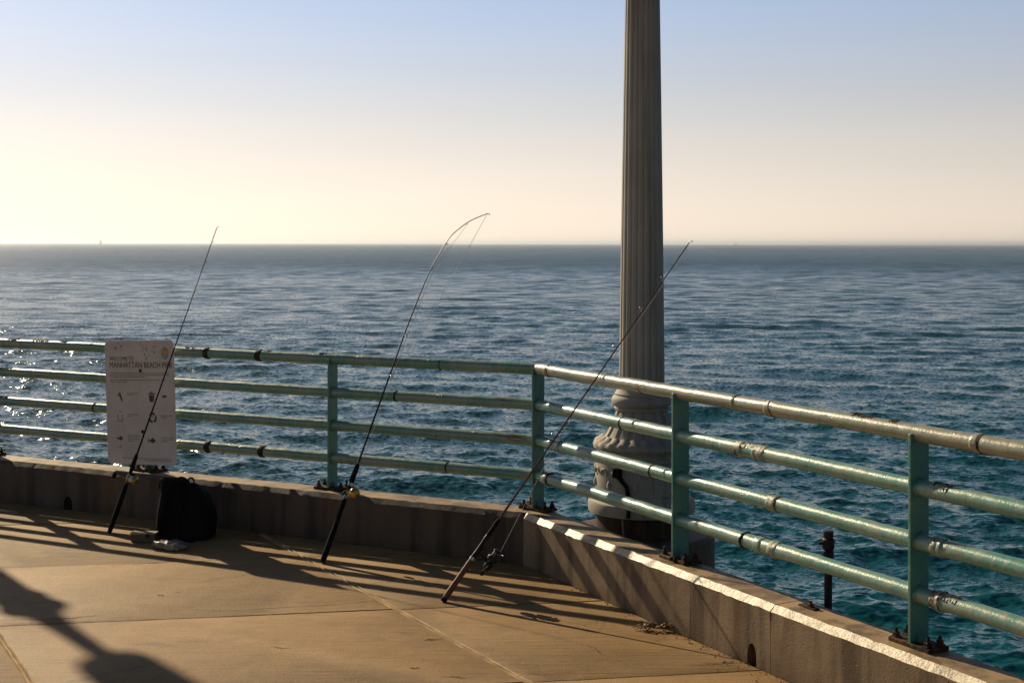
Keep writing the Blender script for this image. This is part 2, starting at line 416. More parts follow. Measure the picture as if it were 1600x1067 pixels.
# ------------------------------------------------------------------ site lines
P2 = Vector((0.143, 7.32, 0)); UL = nz((0.894, -0.447, 0)); UR = nz((0.474, -0.8805, 0))
UP = Vector((0, 0, 1))
NL = Vector((UL.y, -UL.x, 0))            # inboard normals (towards the camera)
NR = Vector((UR.y, -UR.x, 0))
CH = 0.273                               # curb height
IN_L, IN_R, OUT = 0.14, 0.125, 0.055
RH = [0.185, 0.375, 0.57, 0.765]         # rail heights above the curb
RR = 0.031
def isect(p, u, q, v):
    d = q - p; k = (d.x*v.y - d.y*v.x) / (u.x*v.y - u.y*v.x); return p + u*k
C_IN = isect(P2 + NL*IN_L, UL, P2 + NR*IN_R, UR)
C_OUT = isect(P2 - NL*OUT, UL, P2 - NR*OUT, UR)
L_LEN, R_LEN = 11.0, 13.0
T_L = [-1.34, -2.727, -4.14, -5.52, -6.90, -8.28]
T_R = [1.327, 2.80, 4.22, 5.63, 7.04, 8.45, 9.9]
def rail_t(side, px):
    u = UL if side == 'L' else UR
    c = ray(px, 600); k = c.x / c.y
    return (k*P2.y - P2.x) / (u.x - k*u.y)

# ------------------------------------------------------------------ sea
def build_sea():
    zs = -6.3
    rs = [1.0, 4.0, 8.0, 11.0]
    r = 14.0
    while r < 2500:
        rs.append(r); r += max(0.058, 0.058*(r/18.0)**1.05) if r < 110 else 0.388*(r/110.0)**0.85 if r < 900 else 2.32*r/900
    while r < 30000:
        rs.append(r); r *= 1.12
    rs = np.array(rs)
    fine = np.linspace(-R(42), R(42), 680)
    co = np.linspace(R(42), 2*math.pi - R(42), 44)[1:-1]
    az = np.concatenate([fine, co])
    A, B = np.meshgrid(az, rs)
    X = (np.sin(A)*B).astype(np.float64); Y = (np.cos(A)*B).astype(np.float64)
    fade = np.clip((2500 - B)/900.0, 0, 1)*np.clip((B-9)/4, 0, 1)*np.where((A > R(42)), 0, 1)
    fade = fade*np.clip((R(42)-np.abs(A))/R(8.0), 0, 1)
    spac = np.maximum(B*R(84)/680, np.gradient(rs)[:, None]*np.ones_like(B))
    g = np.random.default_rng(11)
    gust = 0.85 + 0.3*np.sin(X*0.061+1.1+0.8*np.sin(Y*0.043))*np.sin(Y*0.052+0.4+0.9*np.sin(X*0.031))
    dx = np.zeros_like(X); dy = np.zeros_like(X); dz = np.zeros_like(X)
    n = 84
    for i in range(n + 16):
        lam = 0.22*(5.5/0.22)**((i+g.random())/n) if i < n else 5.5*(12.0/5.5)**((i-n+g.random())/16)
        k = 2*math.pi/lam
        th = math.atan2(-1, -0.18) + g.normal(0, 0.62 if lam < 3 else 0.42)
        st = SLOPE*math.sqrt(2.0/n)*(1.25 if 0.4 < lam < 1.9 else 0.8)
        if lam > 3: st *= 0.85
        if lam > 5.5: st = 0.045*math.sqrt(2.0/16)
        a = st/k; ph = g.random()*6.283
        q = (X*math.cos(th)+Y*math.sin(th))*k + ph
        att = np.clip((lam/spac - 2.2)/2.0, 0, 1)
        s_, c_ = np.sin(q), np.cos(q)
        w = a*att*(gust if lam < 4 else 1)
        dz += w*c_; dx -= 0.6*w*math.cos(th)*s_; dy -= 0.6*w*math.sin(th)*s_
    X += dx*fade; Y += dy*fade; Z = zs + dz*fade
    nr, nc = X.shape
    co3 = np.stack([X, Y, Z], -1).reshape(-1, 3).astype(np.float32)
    idx = np.arange(nr*nc).reshape(nr, nc)
    q = np.stack([idx[:-1], np.roll(idx[:-1], -1, 1), np.roll(idx[1:], -1, 1), idx[1:]], -1).reshape(-1, 4)
    me = bpy.data.meshes.new('sea')
    me.vertices.add(len(co3)); me.vertices.foreach_set('co', co3.ravel())
    me.loops.add(q.size); me.loops.foreach_set('vertex_index', q.ravel().astype(np.int32))
    me.polygons.add(len(q)); me.polygons.foreach_set('loop_start', np.arange(0, q.size, 4, dtype=np.int32))
    me.polygons.foreach_set('use_smooth', np.ones(len(q), dtype=bool))
    at_ = me.attributes.new('flatness', 'FLOAT', 'POINT'); at_.data.foreach_set('value', (1 - np.clip(fade, 0, 1)).astype(np.float32).ravel())
    me.update(calc_edges=True); me.validate()
    # normals must point up
    if me.polygons[len(q)//2].normal.z < 0: me.flip_normals()
    me.materials.append(M['water'])
    o = bpy.data.objects.new('sea', me); COL.objects.link(o)
    tag(o, 'open choppy blue green sea stretching to the horizon', None, None, 'structure')
    print('sea verts', len(co3))
SLOPE = 0.25
build_sea()

# ------------------------------------------------------------------ deck
def clip(poly, p, n):
    out = []
    for i in range(len(poly)):
        a, b = poly[i], poly[(i+1) % len(poly)]
        da, db = (a-p).dot(n), (b-p).dot(n)
        if da >= 0: out.append(a)
        if (da >= 0) != (db >= 0): out.append(a + (b-a)*(da/(da-db)))
    return out

pb = MB()
far_l = P2 - UL*L_LEN; far_r = P2 + UR*R_LEN
pb.prism([C_OUT + Vector((0,0,-0.7)), far_r - NR*OUT + Vector((0,0,-0.7)), Vector((far_r.x, -7, -0.7)), Vector((-13, -7, -0.7)), Vector((-13, far_l.y, -0.7)), far_l - NL*OUT + Vector((0,0,-0.7))], (0, 0, 0.678))
deck = pb.build('deck', M['groove'], smooth=False)
tag(deck, 'sunlit brown concrete pier deck scored into large slabs', None, None, 'structure')
JO = at_z(825, 1066, 0)                       # on diagonal joint
DV = nz((0.5, -0.866, 0)); JV = nz((1, 0.166, 0))
J2P = at_z(0, 978, 0)
# lattice origin: crossing of the diagonal joint and the second cross joint
O = isect(JO, DV, J2P, JV)
DSP = 1.69/abs(DV.cross(JV).z); JSP = 1.13/abs(DV.cross(JV).z)
rnd = random.Random(3)
gap = 0.004
for i in range(-8, 6):
    for j in range(-3, 9):
        a = O + JV*(i*DSP) + DV*(j*JSP)
        poly = [a, a + JV*DSP, a + JV*DSP + DV*JSP, a + DV*JSP]
        c = sum(poly, Vector())/4
        nj = Vector((-JV.y, JV.x, 0)); nd = Vector((-DV.y, DV.x, 0))
        for p, n_, g_ in ((poly[0], nj, gap), (poly[2], nj, gap), (poly[0], nd, 0.011), (poly[2], nd, 0.011)):
            n_ = n_ if (c-p).dot(n_) > 0 else -n_
            poly = clip(poly, p + n_*g_, n_)
        poly = clip(poly, C_IN + NL*0.003, NL)
        if len(poly) > 2: poly = clip(poly, C_IN + NR*0.003, NR)
        if len(poly) > 2: poly = clip(poly, Vector((0, -6.9, 0)), Vector((0, 1, 0)))
        if len(poly) > 2: poly = clip(poly, Vector((-12.9, 0, 0)), Vector((1, 0, 0)))
        if len(poly) < 3: continue
        if max(p.y for p in poly) < -2 and False: continue
        # slightly wavering joint edges
        pts = []
        for k in range(len(poly)):
            p, q = poly[k], poly[(k+1) % len(poly)]
            m_ = max(1, int((q-p).length/0.09))
            for s_ in range(m_):
                w = p + (q-p)*(s_/m_)
                if s_: w = w + Vector((rnd.uniform(-1, 1), rnd.uniform(-1, 1), 0))*0.0022
                pts.append(w)
        b = MB(); n = len(pts); dz = rnd.uniform(-0.0015, 0.0015)
        cc = sum(pts, Vector())/n
        top = [p + Vector((0, 0, dz - 0.002)) for p in pts]
        inn = [p + (cc-p).normalized()*0.006 + Vector((0, 0, dz)) for p in pts]
        bot = [p + Vector((0, 0, -0.018)) for p in pts]
        b.add(bot + top + inn, [tuple(range(2*n, 3*n))] + [(k, (k+1) % n, n+(k+1) % n, n+k) for k in range(n)] + [(n+k, n+(k+1) % n, 2*n+(k+1) % n, 2*n+k) for k in range(n)])
        so = b.build('slab', M['deck'], deck, smooth=True, angle=25)
# sealant beads in the diagonal joints
for i in range(-3, 3):
    a = O + JV*(i*DSP)
    k0 = -1.6 if i in (0, -1) else -1.2
    pts = []
    for s_ in range(190):
        p = a + DV*(k0*JSP + s_*0.045)
        if (p - C_IN).dot(NL) < 0.02 or (p - C_IN).dot(NR) < 0.02: continue
        pts.append(p + Vector((rnd.uniform(-1, 1)*0.0015, 0, -0.003)))
    if len(pts) > 3:
        b = MB(); nd = Vector((-DV.y, DV.x, 0))
        sec = [(-0.0135, -0.01), (-0.013, 0.001), (-0.010, 0.0045), (-0.0065, 0.001), (-0.004, -0.009), (0.004, -0.009), (0.0065, 0.001), (0.010, 0.0045), (0.013, 0.001), (0.0135, -0.01)]
        vs = [p + nd*(x + rnd.gauss(0, .0006)) + UP*(z + 0.003 + rnd.gauss(0, .0005)) for p in pts for x, z in sec]; q = len(sec)
        b.add(vs, [(i_*q+j_, i_*q+(j_+1) % q, (i_+1)*q+(j_+1) % q, (i_+1)*q+j_) for i_ in range(len(pts)-1) for j_ in range(q)])
        b.build('joint_bead', M['joint'], deck)
# hairline cracks
def crack(pxs, w=0.004):
    pts = []
    for (a, b_) in zip(pxs[:-1], pxs[1:]):
        p, q = at_z(*a, 0.0004), at_z(*b_, 0.0004); m_ = 6
        for s_ in range(m_): pts.append(p + (q-p)*(s_/m_) + Vector((rnd.uniform(-1, 1), rnd.uniform(-1, 1), 0))*0.006)
    pts.append(at_z(*pxs[-1], 0.0004))
    b = MB(); vs = []; fs = []
    for i, p in enumerate(pts):
        t = (pts[min(i+1, len(pts)-1)] - pts[max(i-1, 0)]).normalized(); n_ = Vector((-t.y, t.x, 0))
        ww = w*(0.25 + 0.9*math.sin(math.pi*min(1, max(0.06, i/(len(pts)-1)))))*rnd.uniform(0.5, 1.2)
        vs += [p + n_*ww/2, p - n_*ww/2]
    fs = [(2*i, 2*i+1, 2*i+3, 2*i+2) for i in range(len(pts)-1)]
    b.add([v + Vector((0, 0, 0.0026)) for v in vs], fs); b.build('crack', M['groove'], deck)
crack([(1075, 1040), (1105, 1037), (1135, 1035), (1165, 1034)], 0.006)
crack([(660, 1000), (676, 999), (693, 998)], 0.008)
crack([(690, 1057), (715, 1058), (730, 1060)], 0.006)
crack([(421, 1010), (455, 1014)], 0.004)
crack([(0, 969), (60, 968), (120, 965), (158, 961)], 0.005)
crack([(300, 957), (420, 951), (520, 945), (600, 938)], 0.003)
crack([(780, 1046), (840, 1053), (905, 1050)], 0.004)
crack([(170, 884), (230, 880), (262, 879)], 0.006)
crack([(905, 1004), (930, 1012), (938, 1022)], 0.003)
crack([(1075, 1004), (1082, 1005)], 0.009); crack([(246, 930), (258, 931)], 0.008); crack([(640, 1043), (655, 1044)], 0.009); crack([(78, 848), (84, 848)], 0.009)

# grit and crumbs swept along the foot of the right curb
b = MB(); g2 = random.Random(5)
for i in range(300):
    t = g2.uniform(0.15, 4.2); off = abs(g2.gauss(0, 0.035)) + 0.006
    if g2.random() < 0.12: off += g2.uniform(0, 0.25)
    p = C_IN + UR*t + NR*off; r_ = g2.uniform(0.0015, 0.005)*(1.5 if g2.random() < 0.06 else 1)
    vs = [p + Vector((x*r_*g2.uniform(.6, 1.3), y*r_*g2.uniform(.6, 1.3), r_*0.6 + z*r_*0.8)) for x, y, z in ((1,0,0),(-1,0,0),(0,1,0),(0,-1,0),(0,0,1),(0,0,-1))]
    b.add(vs, [(0,2,4),(2,1,4),(1,3,4),(3,0,4),(2,0,5),(1,2,5),(3,1,5),(0,3,5)])
tag(b.build('grit', M['grit'], None, smooth=False), 'loose grit and crumbs along the foot of the curb', None, None, 'stuff')

# ------------------------------------------------------------------ curbs
def bool_cut(o, cutter):
    m = o.modifiers.new('cut', 'BOOLEAN'); m.operation = 'DIFFERENCE'; m.solver = 'EXACT'; m.object = cutter
    bpy.context.view_layer.update()
    dg = bpy.context.evaluated_depsgraph_get()
    me = bpy.data.meshes.new_from_object(o.evaluated_get(dg))
    o.modifiers.clear(); o.data = me
    bpy.data.objects.remove(cutter)

def arch_cutter(base, u, n, w, h):
    b = MB(); poly = []
    prof = [(-w/2, -0.01), (w/2, -0.01), (w/2*0.95, h*0.45)] + [(w/2*0.9*math.cos(a), h*0.5 + h*0.5*math.sin(a)) for a in (0.4, 0.8, 1.25, 1.7, 2.2, 2.7)] + [(-w/2, h*0.4)]
    for x, z in prof: poly.append(base + u*x + Vector((0, 0, z)) + n*0.06)
    b.prism(poly, -n*0.20)
    return b.build('cutter', M['groove'], smooth=False)

def curb(side, breaks, label, holes):
    u, n, inn = (UL, NL, IN_L) if side == 'L' else (UR, NR, IN_R)
    face = M['curb'] if side == 'L' else M['curblit']  # one concrete, coloured darker for the shaded run, lighter for the sunlit one
    root = thing('curb_wall', (C_IN.x, C_IN.y, 0) if side == 'L' else (C_IN + UR*1.5)[:2] + (0,), label, 'curb')
    kappa = (C_OUT - C_IN).dot(u)/(C_OUT - C_IN).dot(-n)   # mitre shift per metre outboard
    W_ = inn + OUT; cw = 0.026
    prof = [(0, -0.02, 0), (0, CH*0.33, 0), (0, CH*0.66, 0), (0, CH-cw, 0), (cw, CH, 1), (W_*0.5, CH, 0), (W_-0.01, CH, 0), (W_, CH-0.01, 0), (W_, -0.55, 0)]
    rn = random.Random(9 if side == 'L' else 4)
    for a, b_ in zip(breaks[:-1], breaks[1:]):
        lo, hi = min(a, b_), max(a, b_)
        n_st = max(2, int((hi-lo)/0.035)); mb = MB(); vs = []
        for i in range(n_st+1):
            t = lo + (hi-lo)*i/n_st
            g_ = 0.0014
            if i == 0: t += g_
            if i == n_st: t -= g_
            for j, (o_, z, _) in enumerate(prof):
                tt = t
                if abs(t) < 0.004: tt = o_*kappa            # mitre at the corner
                jz = rn.gauss(0, 0.0011) if j in (3, 4) else rn.gauss(0, 0.0005)*(z > 0)
                jo = rn.gauss(0, 0.0011) if j in (3, 4) else 0
                if j in (3, 4) and rn.random() < 0.05: jz -= rn.uniform(0.002, 0.004)
                vs.append(C_IN + u*tt - n*(o_ + jo) + Vector((0, 0, z + jz)))
        m_ = len(prof)
        for i in range(n_st):
            for j in range(m_-1):
                mb_f = (i*m_+j, i*m_+j+1, (i+1)*m_+j+1, (i+1)*m_+j)
                mb.f.append(mb_f); mb.m.append(1 if j == 3 else 2 if j in (4, 5) else 0)  # top faces take a paler colour that paints in the sun's sheen
            mb.f.append((i*m_+m_-1, i*m_, (i+1)*m_, (i+1)*m_+m_-1)); mb.m.append(0)
        mb.f.append(tuple(range(m_))); mb.m.append(0)
        mb.f.append(tuple(n_st*m_+j for j in range(m_))); mb.m.append(0)
        mb.v = [tuple(v) for v in vs]
        o = mb.build('curb_section', [face, M['edge'] if side == 'R' else face, M['curbtop']], root, smooth=True, angle=28)  # sun-bright edge colour only on the right run
        for (ht, w, h) in holes:
            if lo < ht < hi:
                base = C_IN + u*ht
                cut = arch_cutter(base, u, n, w, h); bool_cut(o, cut)
                dk = MB(); dk.box(base - n*0.13 + Vector((0, 0, h*0.5)), (u, n, UP), (w*0.6, 0.004, h*0.62))  # dark plate standing in for the shade deep in the drain
                dk.build('drain_dark_back', M['groove'], root, smooth=False)
    return root
def face_t(side, px):                       # distance along the curb's inner face from the corner
    u = UL if side == 'L' else UR; c = ray(px, 850); k = c.x/c.y
    return (k*C_IN.y - C_IN.x)/(u.x - k*u.y)
curb('L', [0, face_t('L', 350), face_t('L', 52), face_t('L', 52)-2.2, face_t('L', 52)-4.4, -L_LEN], 'shaded concrete curb running left behind the backpack and sign', [(face_t('L', 106), 0.075, 0.085)])
curb('R', [0, face_t('R', 1079), face_t('R', 1204), face_t('R', 1600)+0.5, 6.5, 9.0, R_LEN], 'concrete curb on the right with a worn edge coloured sun-bright and rust streaks', [(face_t('R', 1175), 0.06, 0.09)])

# ------------------------------------------------------------------ railings
def sleeve(root, p, u, half, r, mat, name='coupling', jit=0.0015, taper=0.004):
    b = MB(); n = max(5, int(half*2/0.008))
    pts = [p + u*(-half + 2*half*i/n) for i in range(n+1)]
    rad = [r - taper*(i in (0, n)) for i in range(n+1)]
    b.tube(pts, rad, 20, True, 0, jit)
    return b.build(name, mat, root, angle=60)

def flake(root, p, u, length, ang0, ang1, mat, seed, h=0.004):
    """A ragged scab of rust and lifted paint on a pipe."""
    g = random.Random(seed); b = MB(); nu, na = 14, 9; vs = []
    side = u.cross(UP)
    for i in range(nu+1):
        edge0 = ang0 + g.uniform(-0.25, 0.25); edge1 = ang1 + g.uniform(-0.25, 0.25)
        for j in range(na+1):
            th = edge0 + (edge1-edge0)*j/na
            border = i in (0, nu) or j in (0, na)
            r = RR - 0.003 if border else RR + h*g.uniform(0.1, 1.0)
            q = p + u*(length*(i/nu-0.5) + g.uniform(-1, 1)*length*0.03)
            vs.append(q + (side*math.cos(th) + UP*math.sin(th))*r)
    fs = [(i*(na+1)+j, i*(na+1)+j+1, (i+1)*(na+1)+j+1, (i+1)*(na+1)+j) for i in range(nu) for j in range(na)]
    b.add(vs, fs); return b.build('rust_scab', mat, root, smooth=False)

def post(root, t, side, n, u, seed, top=None):
    g = random.Random(seed)
    p = P2 + (UL if side == 'L' else UR)*t
    b = MB(); top = CH + RH[3]
    b.box(p + Vector((0, 0, (CH+0.012+top)/2)), (u, n, UP), (0.0065, 0.045, (top-CH-0.012)/2))
    po = b.build('post', M['post'], root, bevel=0.002)
    # weld collars where the rails pass
    for h in RH[:3]:
        f = MB(); f.tube([p + u*-0.014 + UP*(CH+h), p + u*-0.007 + UP*(CH+h), p + u*0.007 + UP*(CH+h), p + u*0.016 + UP*(CH+h)], [RR+0.001, RR+0.006, RR+0.006, RR+0.001], 18, True, 0, 0.0012)
        f.build('weld', M['post'], root)
    # gussets at the foot and a base plate with bolts
    pl_ = MB(); pl_.box(p + UP*(CH+0.0075), (u, n, UP), (0.10, 0.05, 0.0085))
    bp = pl_.build('base_plate', M['rust'], root, bevel=0.003)
    for s_ in (-1, 1):
        gs = MB(); gs.add([p + u*(0.006*s_) + n*0.012 + UP*(CH+0.015), p + u*(0.006*s_) - n*0.012 + UP*(CH+0.015), p + u*(0.04*s_) + n*0.012 + UP*(CH+0.015), p + u*(0.04*s_) - n*0.012 + UP*(CH+0.015), p + u*(0.006*s_) + n*0.012 + UP*(CH+0.05), p + u*(0.006*s_) - n*0.012 + UP*(CH+0.05)],
               [(0,1,3,2),(0,2,4),(1,5,3),(2,3,5,4),(0,4,5,1)])
        gs.build('gusset', M['post'], root, smooth=False)
    for s_ in (-1, 1):
        for w_ in (-1, 1):
            q = p + u*(0.078*s_ + g.uniform(-.004, .004)) + n*(0.03*w_) + UP*(CH+0.016)
            bb = MB(); bb.lathe(q, [(0.019, 0.0), (0.019, 0.004), (0.0135, 0.005), (0.0135, 0.017), (0.0075, 0.019), (0.0075, 0.032 + g.uniform(-.006, .008)), (0.004, 0.034)], 6)
            bb.build('bolt', M['rust'], bp, smooth=False)
    # crusts of rust on the plate
    for k in range(5):
        q = p + u*g.uniform(-0.115, 0.11) + n*g.uniform(-0.05, 0.06) + UP*(CH+0.012)
        cb = MB(); r_ = g.uniform(0.008, 0.018)
        cb.lathe(q, [(r_, -0.004), (r_*g.uniform(.7, 1), r_*0.4), (r_*0.4, r_*0.8), (0.001, r_*0.85)], 7, fn=lambda i, r, h, th: (r*(0.8+0.4*math.sin(th*3+k)), h))
        cb.build('rust_crust', M['rust'], bp, smooth=False)
    return po

def rails(root, a, b_, u, mats, seed):
    g = random.Random(seed)
    for k, h in enumerate(RH):
        m_ = int((b_-a).length/0.05); pts = []; rad = []
        for i in range(m_+1):
            p = a + (b_-a)*(i/m_) + UP*(CH+h)
            pts.append(p + Vector((0, 0, g.gauss(0, 0.0006)))); rad.append(RR + g.gauss(0, 0.0004) + (0.001 if k == 3 else 0))
        b = MB(); b.tube(pts, rad, 24, True, 0, 0.00025, g)
        b.build('rail', mats[k], root, angle=60)

rl = thing('railing', tuple(P2 + UL*T_L[1] + UP*CH), 'teal pipe railing on the left curb, in shadow, behind the sign', 'railing')
rr_ = thing('railing', tuple(P2 + UR*T_R[0] + UP*CH), 'sunlit pale teal pipe railing on the right curb in front of the lamp post', 'railing')
rails(rl, P2 - UL*L_LEN, P2, UL, [M['paint']]*4, 21)
rails(rr_, P2, P2 + UR*R_LEN, UR, [M['paintr'], M['paintr'], M['paintr'], M['topworn']], 22)
UB = nz(UL + UR); NB = Vector((UB.y, -UB.x, 0))
post(rl, 0.0, 'L', NB, UB, 1)
for i, t in enumerate(T_L): post(rl, t, 'L', NL, UL, 10+i)
for i, t in enumerate(T_R): post(rr_, t, 'R', NR, UR, 30+i)
cs = MB()                                       # rounded end of the top rail over the corner post
cs.lathe(P2 + UP*(CH+RH[3]) , [(0.0005, -0.034), (0.018, -0.029), (0.03, -0.016), (0.0345, 0), (0.03, 0.016), (0.018, 0.029), (0.0005, 0.034)], 20)
cs.build('corner_joint', M['topworn'], rl)

def put(side, rail, px, kind, half=0.012, seed=0):
    root, u = (rl, UL) if side == 'L' else (rr_, UR)
    p = P2 + u*rail_t(side, px) + UP*(CH + RH[rail])
    if kind == 'ring': sleeve(root, p, u, half, RR+0.0045, M['topworn'] if (rail == 3 and side == 'R') else M['paintr'] if side == 'R' else M['paint'])
    elif kind == 'seam': sleeve(root, p, u, 0.005, RR+0.0022, M['rust'], 'seam', 0.001, 0.0)
    elif kind == 'clamp': sleeve(root, p, u, half, RR+0.005, M['clampm'], 'clamp', 0.003)
    elif kind == 'wrap': sleeve(root, p, u, half, RR+0.004, M['wrap'], 'wrapping', 0.003)
    elif kind == 'scab': flake(root, p, u, half*2, 0.9, 2.5, M['rust'], seed)
    elif kind == 'bigscab': flake(root, p, u, half*2, 0.3, 3.0, M['wrap'], seed, 0.004)
for args in [('R',3,858,'ring',.014),('R',3,862,'seam'),('R',3,1006,'seam'),('R',3,1152,'ring',.01),('R',3,1206,'ring',.02),('R',3,1212,'seam'),('R',3,1350,'scab',.06,5),('R',3,1399,'scab',.025,6),('R',3,1530,'ring',.02),('R',3,1537,'seam'),
             ('R',2,975,'seam'),('R',2,1160,'wrap',.03),('R',2,1192,'wrap',.04),('R',2,1176,'bigscab',.09,8),('R',2,1476,'scab',.045,9),('R',2,1478,'bigscab',.035,19),
             ('R',1,878,'ring',.012),('R',1,1022,'seam'),('R',1,1212,'wrap',.03),('R',1,1219,'seam'),('R',1,1468,'wrap',.022),('R',1,1476,'ring',.012),
             ('R',0,856,'ring',.03),('R',0,861,'clamp',.004),('R',0,1166,'clamp',.007),('R',0,1190,'ring',.025),('R',0,1213,'wrap',.025),('R',0,1470,'wrap',.03),('R',0,1493,'bigscab',.03,12),('R',0,1476,'clamp',.004),
             ('L',3,325,'clamp',.02),('L',3,406,'clamp',.022),('L',3,24,'scab',.06,13),('L',3,66,'scab',.08,14),('L',3,101,'scab',.04,15),('L',3,300,'scab',.05,16),('L',3,512,'scab',.06,17),('L',3,420,'scab',.03,18),
             ('L',0,327,'clamp',.022),('L',0,411,'clamp',.02),('L',2,12,'scab',.06,20),('L',1,6,'scab',.05,21),('L',1,150,'seam'),('L',2,620,'seam'),('L',3,690,'seam'),('L',0,700,'seam')]:
    put(*args)

# ------------------------------------------------------------------ lamp posts
LB = Vector((0.769, 7.95, 0))
def build_lamp(loc, label):
    c = Vector(loc); r = thing('lamp_post', loc, label, 'lamp post', 'lamp posts standing outside the railing')
    NF = 20
    def fl(depth):
        return lambda i, rr, h, th: (rr*(1 - depth*(1-abs(math.sin(th*NF/2)))**2), h)
    b = MB(); b.lathe(c, [(0.272, -1.2), (0.272, -0.4), (0.272, 0.15)], 40); b.build('pile_sleeve', M['pile'], r)
    b = MB(); b.lathe(c, [(0.25, .148), (0.314, .150), (0.316, .165), (0.316, .20), (0.310, .215), (0.285, .225), (0.277, .235), (0.277, .262)], 48); b.build('foot_flange', M['lamp'], r)
    b = MB(); b.lathe(c, [(0.272, .26), (0.274, .27), (0.274, .44), (0.270, .455), (0.266, .46)], 48)
    dr = b.build('drum', M['lamp'], r)
    # carved scrolls and leaves round the drum
    for k in range(10):
        th = 2*math.pi*k/10 + 0.1; d = Vector((math.cos(th), math.sin(th), 0)); s_ = Vector((-d.y, d.x, 0))
        o_ = MB()
        for sg in (-1, 1):
            pts = []
            for i in range(14):
                a = i*0.42; rad = 0.034*(1 - i/17)
                off = s_*(sg*(0.04 + rad*math.cos(a))) + UP*(0.385 + rad*math.sin(a))
                dd = d*math.sqrt(max(0.0, 0.274**2 - (off.dot(s_))**2))
                pts.append(c + dd + off)
            o_.tube(pts, [0.009*(1 - i/22) for i in range(14)], 6)
        o_.lathe(c + d*0.268 + UP*0.325, [(0.001, -0.035), (0.018, -0.02), (0.022, 0), (0.012, 0.02), (0.001, 0.035)], 8)
        o_.build('scroll', M['lamp'], dr)
    pn = MB()
    ang = -1.15
    vs = []
    for i in range(9):
        a = ang + 0.5*(i/8-0.5)
        for z in (0.275, 0.435):
            vs.append(c + Vector((math.cos(a)*0.2755, math.sin(a)*0.2755, z)))
    for i in range(9):
        a = ang + 0.5*(i/8-0.5)
        for z in (0.275, 0.435):
            vs.append(c + Vector((math.cos(a)*0.281, math.sin(a)*0.281, z)))
    fs = [(18+2*i, 18+2*i+2, 18+2*i+3, 18+2*i+1) for i in range(8)] + [(2*i, 2*i+2, 18+2*i+2, 18+2*i) for i in range(8)] + [(2*i+1, 18+2*i+1, 18+2*i+3, 2*i+3) for i in range(8)] + [(0, 18, 19, 1), (16, 17, 35, 34)]
    pn.add(vs, fs); pn.build('access_panel', M['lamp'], r)
    b = MB(); b.lathe(c, [(0.262, .455), (0.282, .462), (0.282, .478), (0.268, .486), (0.262, .50), (0.275, .512), (0.286, .522)], 48); b.build('moulding', M['lamp'], r)
    def lobes(i, rr, h, th):
        k = (1 + 0.012*abs(math.cos(th*12)))
        return (rr*k, h + (0.010*abs(math.cos(th*12)) if i > 2 else 0))
    b = MB(); b.lathe(c, [(0.262, .515), (0.282, .525), (0.286, .54), (0.276, .556), (0.248, .57), (0.232, .585)], 96, fn=lobes); b.build('leaf_band', M['lamp'], r)
    NFb = 16
    def bfl(i, rr, h, th): return (rr*(1 - 0.055*(abs(math.cos(th*NFb/2)) > 0.75)), h)
    b = MB(); b.lathe(c, [(0.245, .565), (0.225, .585), (0.205, .615), (0.186, .65), (0.170, .69), (0.158, .72), (0.152, .74)], 128, fn=bfl); b.build('bell', M['lamp'], r)
    b = MB(); prof = [(0.150, .738), (0.160, .742), (0.163, .755)]
    prof += [(0.150 + 0.029*math.cos(a), .795 + 0.034*math.sin(a)) for a in np.linspace(-1.35, 1.35, 9)]
    prof += [(0.160, .838), (0.152, .848), (0.142, .866), (0.136, .885)]
    b.lathe(c, prof, 48); b.build('ring_moulding', M['lamp'], r)
    prof = [(0.1375, .880)] + [(0.1345 - 0.0325*((z-.90)/2.3)**1.15, z) for z in np.linspace(.90, 3.2, 16)]
    b = MB(); b.lathe(c, prof, 200, fn=fl(0.058)); b.build('shaft', M['lamp'], r, angle=60)
    b = MB(); b.lathe(c, [(0.10, 3.19), (0.125, 3.21), (0.135, 3.24), (0.12, 3.27), (0.13, 3.30), (0.155, 3.34), (0.15, 3.36), (0.10, 3.385), (0.07, 3.46), (0.055, 3.58), (0.048, 3.80), (0.062, 3.85)], 40); b.build('capital', M['lamp'], r)
    b = MB(); b.lathe(c, [(0.06, 3.850), (0.14, 3.860), (0.155, 3.875), (0.165, 3.965), (0.172, 4.085), (0.168, 4.205), (0.15, 4.305), (0.12, 4.365)], 32); b.build('lantern_globe', M['glass'], r)
    b = MB(); b.lathe(c, [(0.13, 4.355), (0.15, 4.375), (0.10, 4.425), (0.03, 4.465), (0.02, 4.525), (0.028, 4.555), (0.004, 4.605)], 24); b.build('finial', M['lamp'], r)
    # conduit down the side of the sleeve
    a = -2.04; d = Vector((math.cos(a), math.sin(a), 0))
    b = MB(); b.tube([c + d*0.30 + UP*.155, c + d*0.295 + UP*.13, c + d*0.282 + UP*.06, c + d*0.281 - UP*0.3], 0.006, 8); b.build('conduit', M['inkfade'], r)
    b = MB(); a2 = -2.17; d2 = Vector((math.cos(a2), math.sin(a2), 0))
    b.box(c + d2*0.288 + UP*.405, (Vector((-d2.y, d2.x, 0)), d2, UP), (0.022, 0.02, 0.028)); b.build('shadow_block', M['black'], r, bevel=0.004)  # black block modelling a dark shadow on the drum
    b = MB(); b.tube([c + d2*0.286 + UP*.385, c + Vector((math.cos(-1.98)*.284, math.sin(-1.98)*.284, .33)), c + Vector((math.cos(-1.93)*.288, math.sin(-1.93)*.288, .27)), c + Vector((math.cos(-1.9)*.325, math.sin(-1.9)*.325, .23)), c + Vector((math.cos(-1.9)*.328, math.sin(-1.9)*.328, .16))], 0.013, 8); b.build('shadow_strap', M['black'], r)  # black tube modelling the diagonal shadow below the block
    return r
lamp = build_lamp(tuple(LB), 'tall fluted stone coloured lamp post with ornate base beyond the corner railing')
LAMP2 = Vector((-6.22, 11.56, 0))
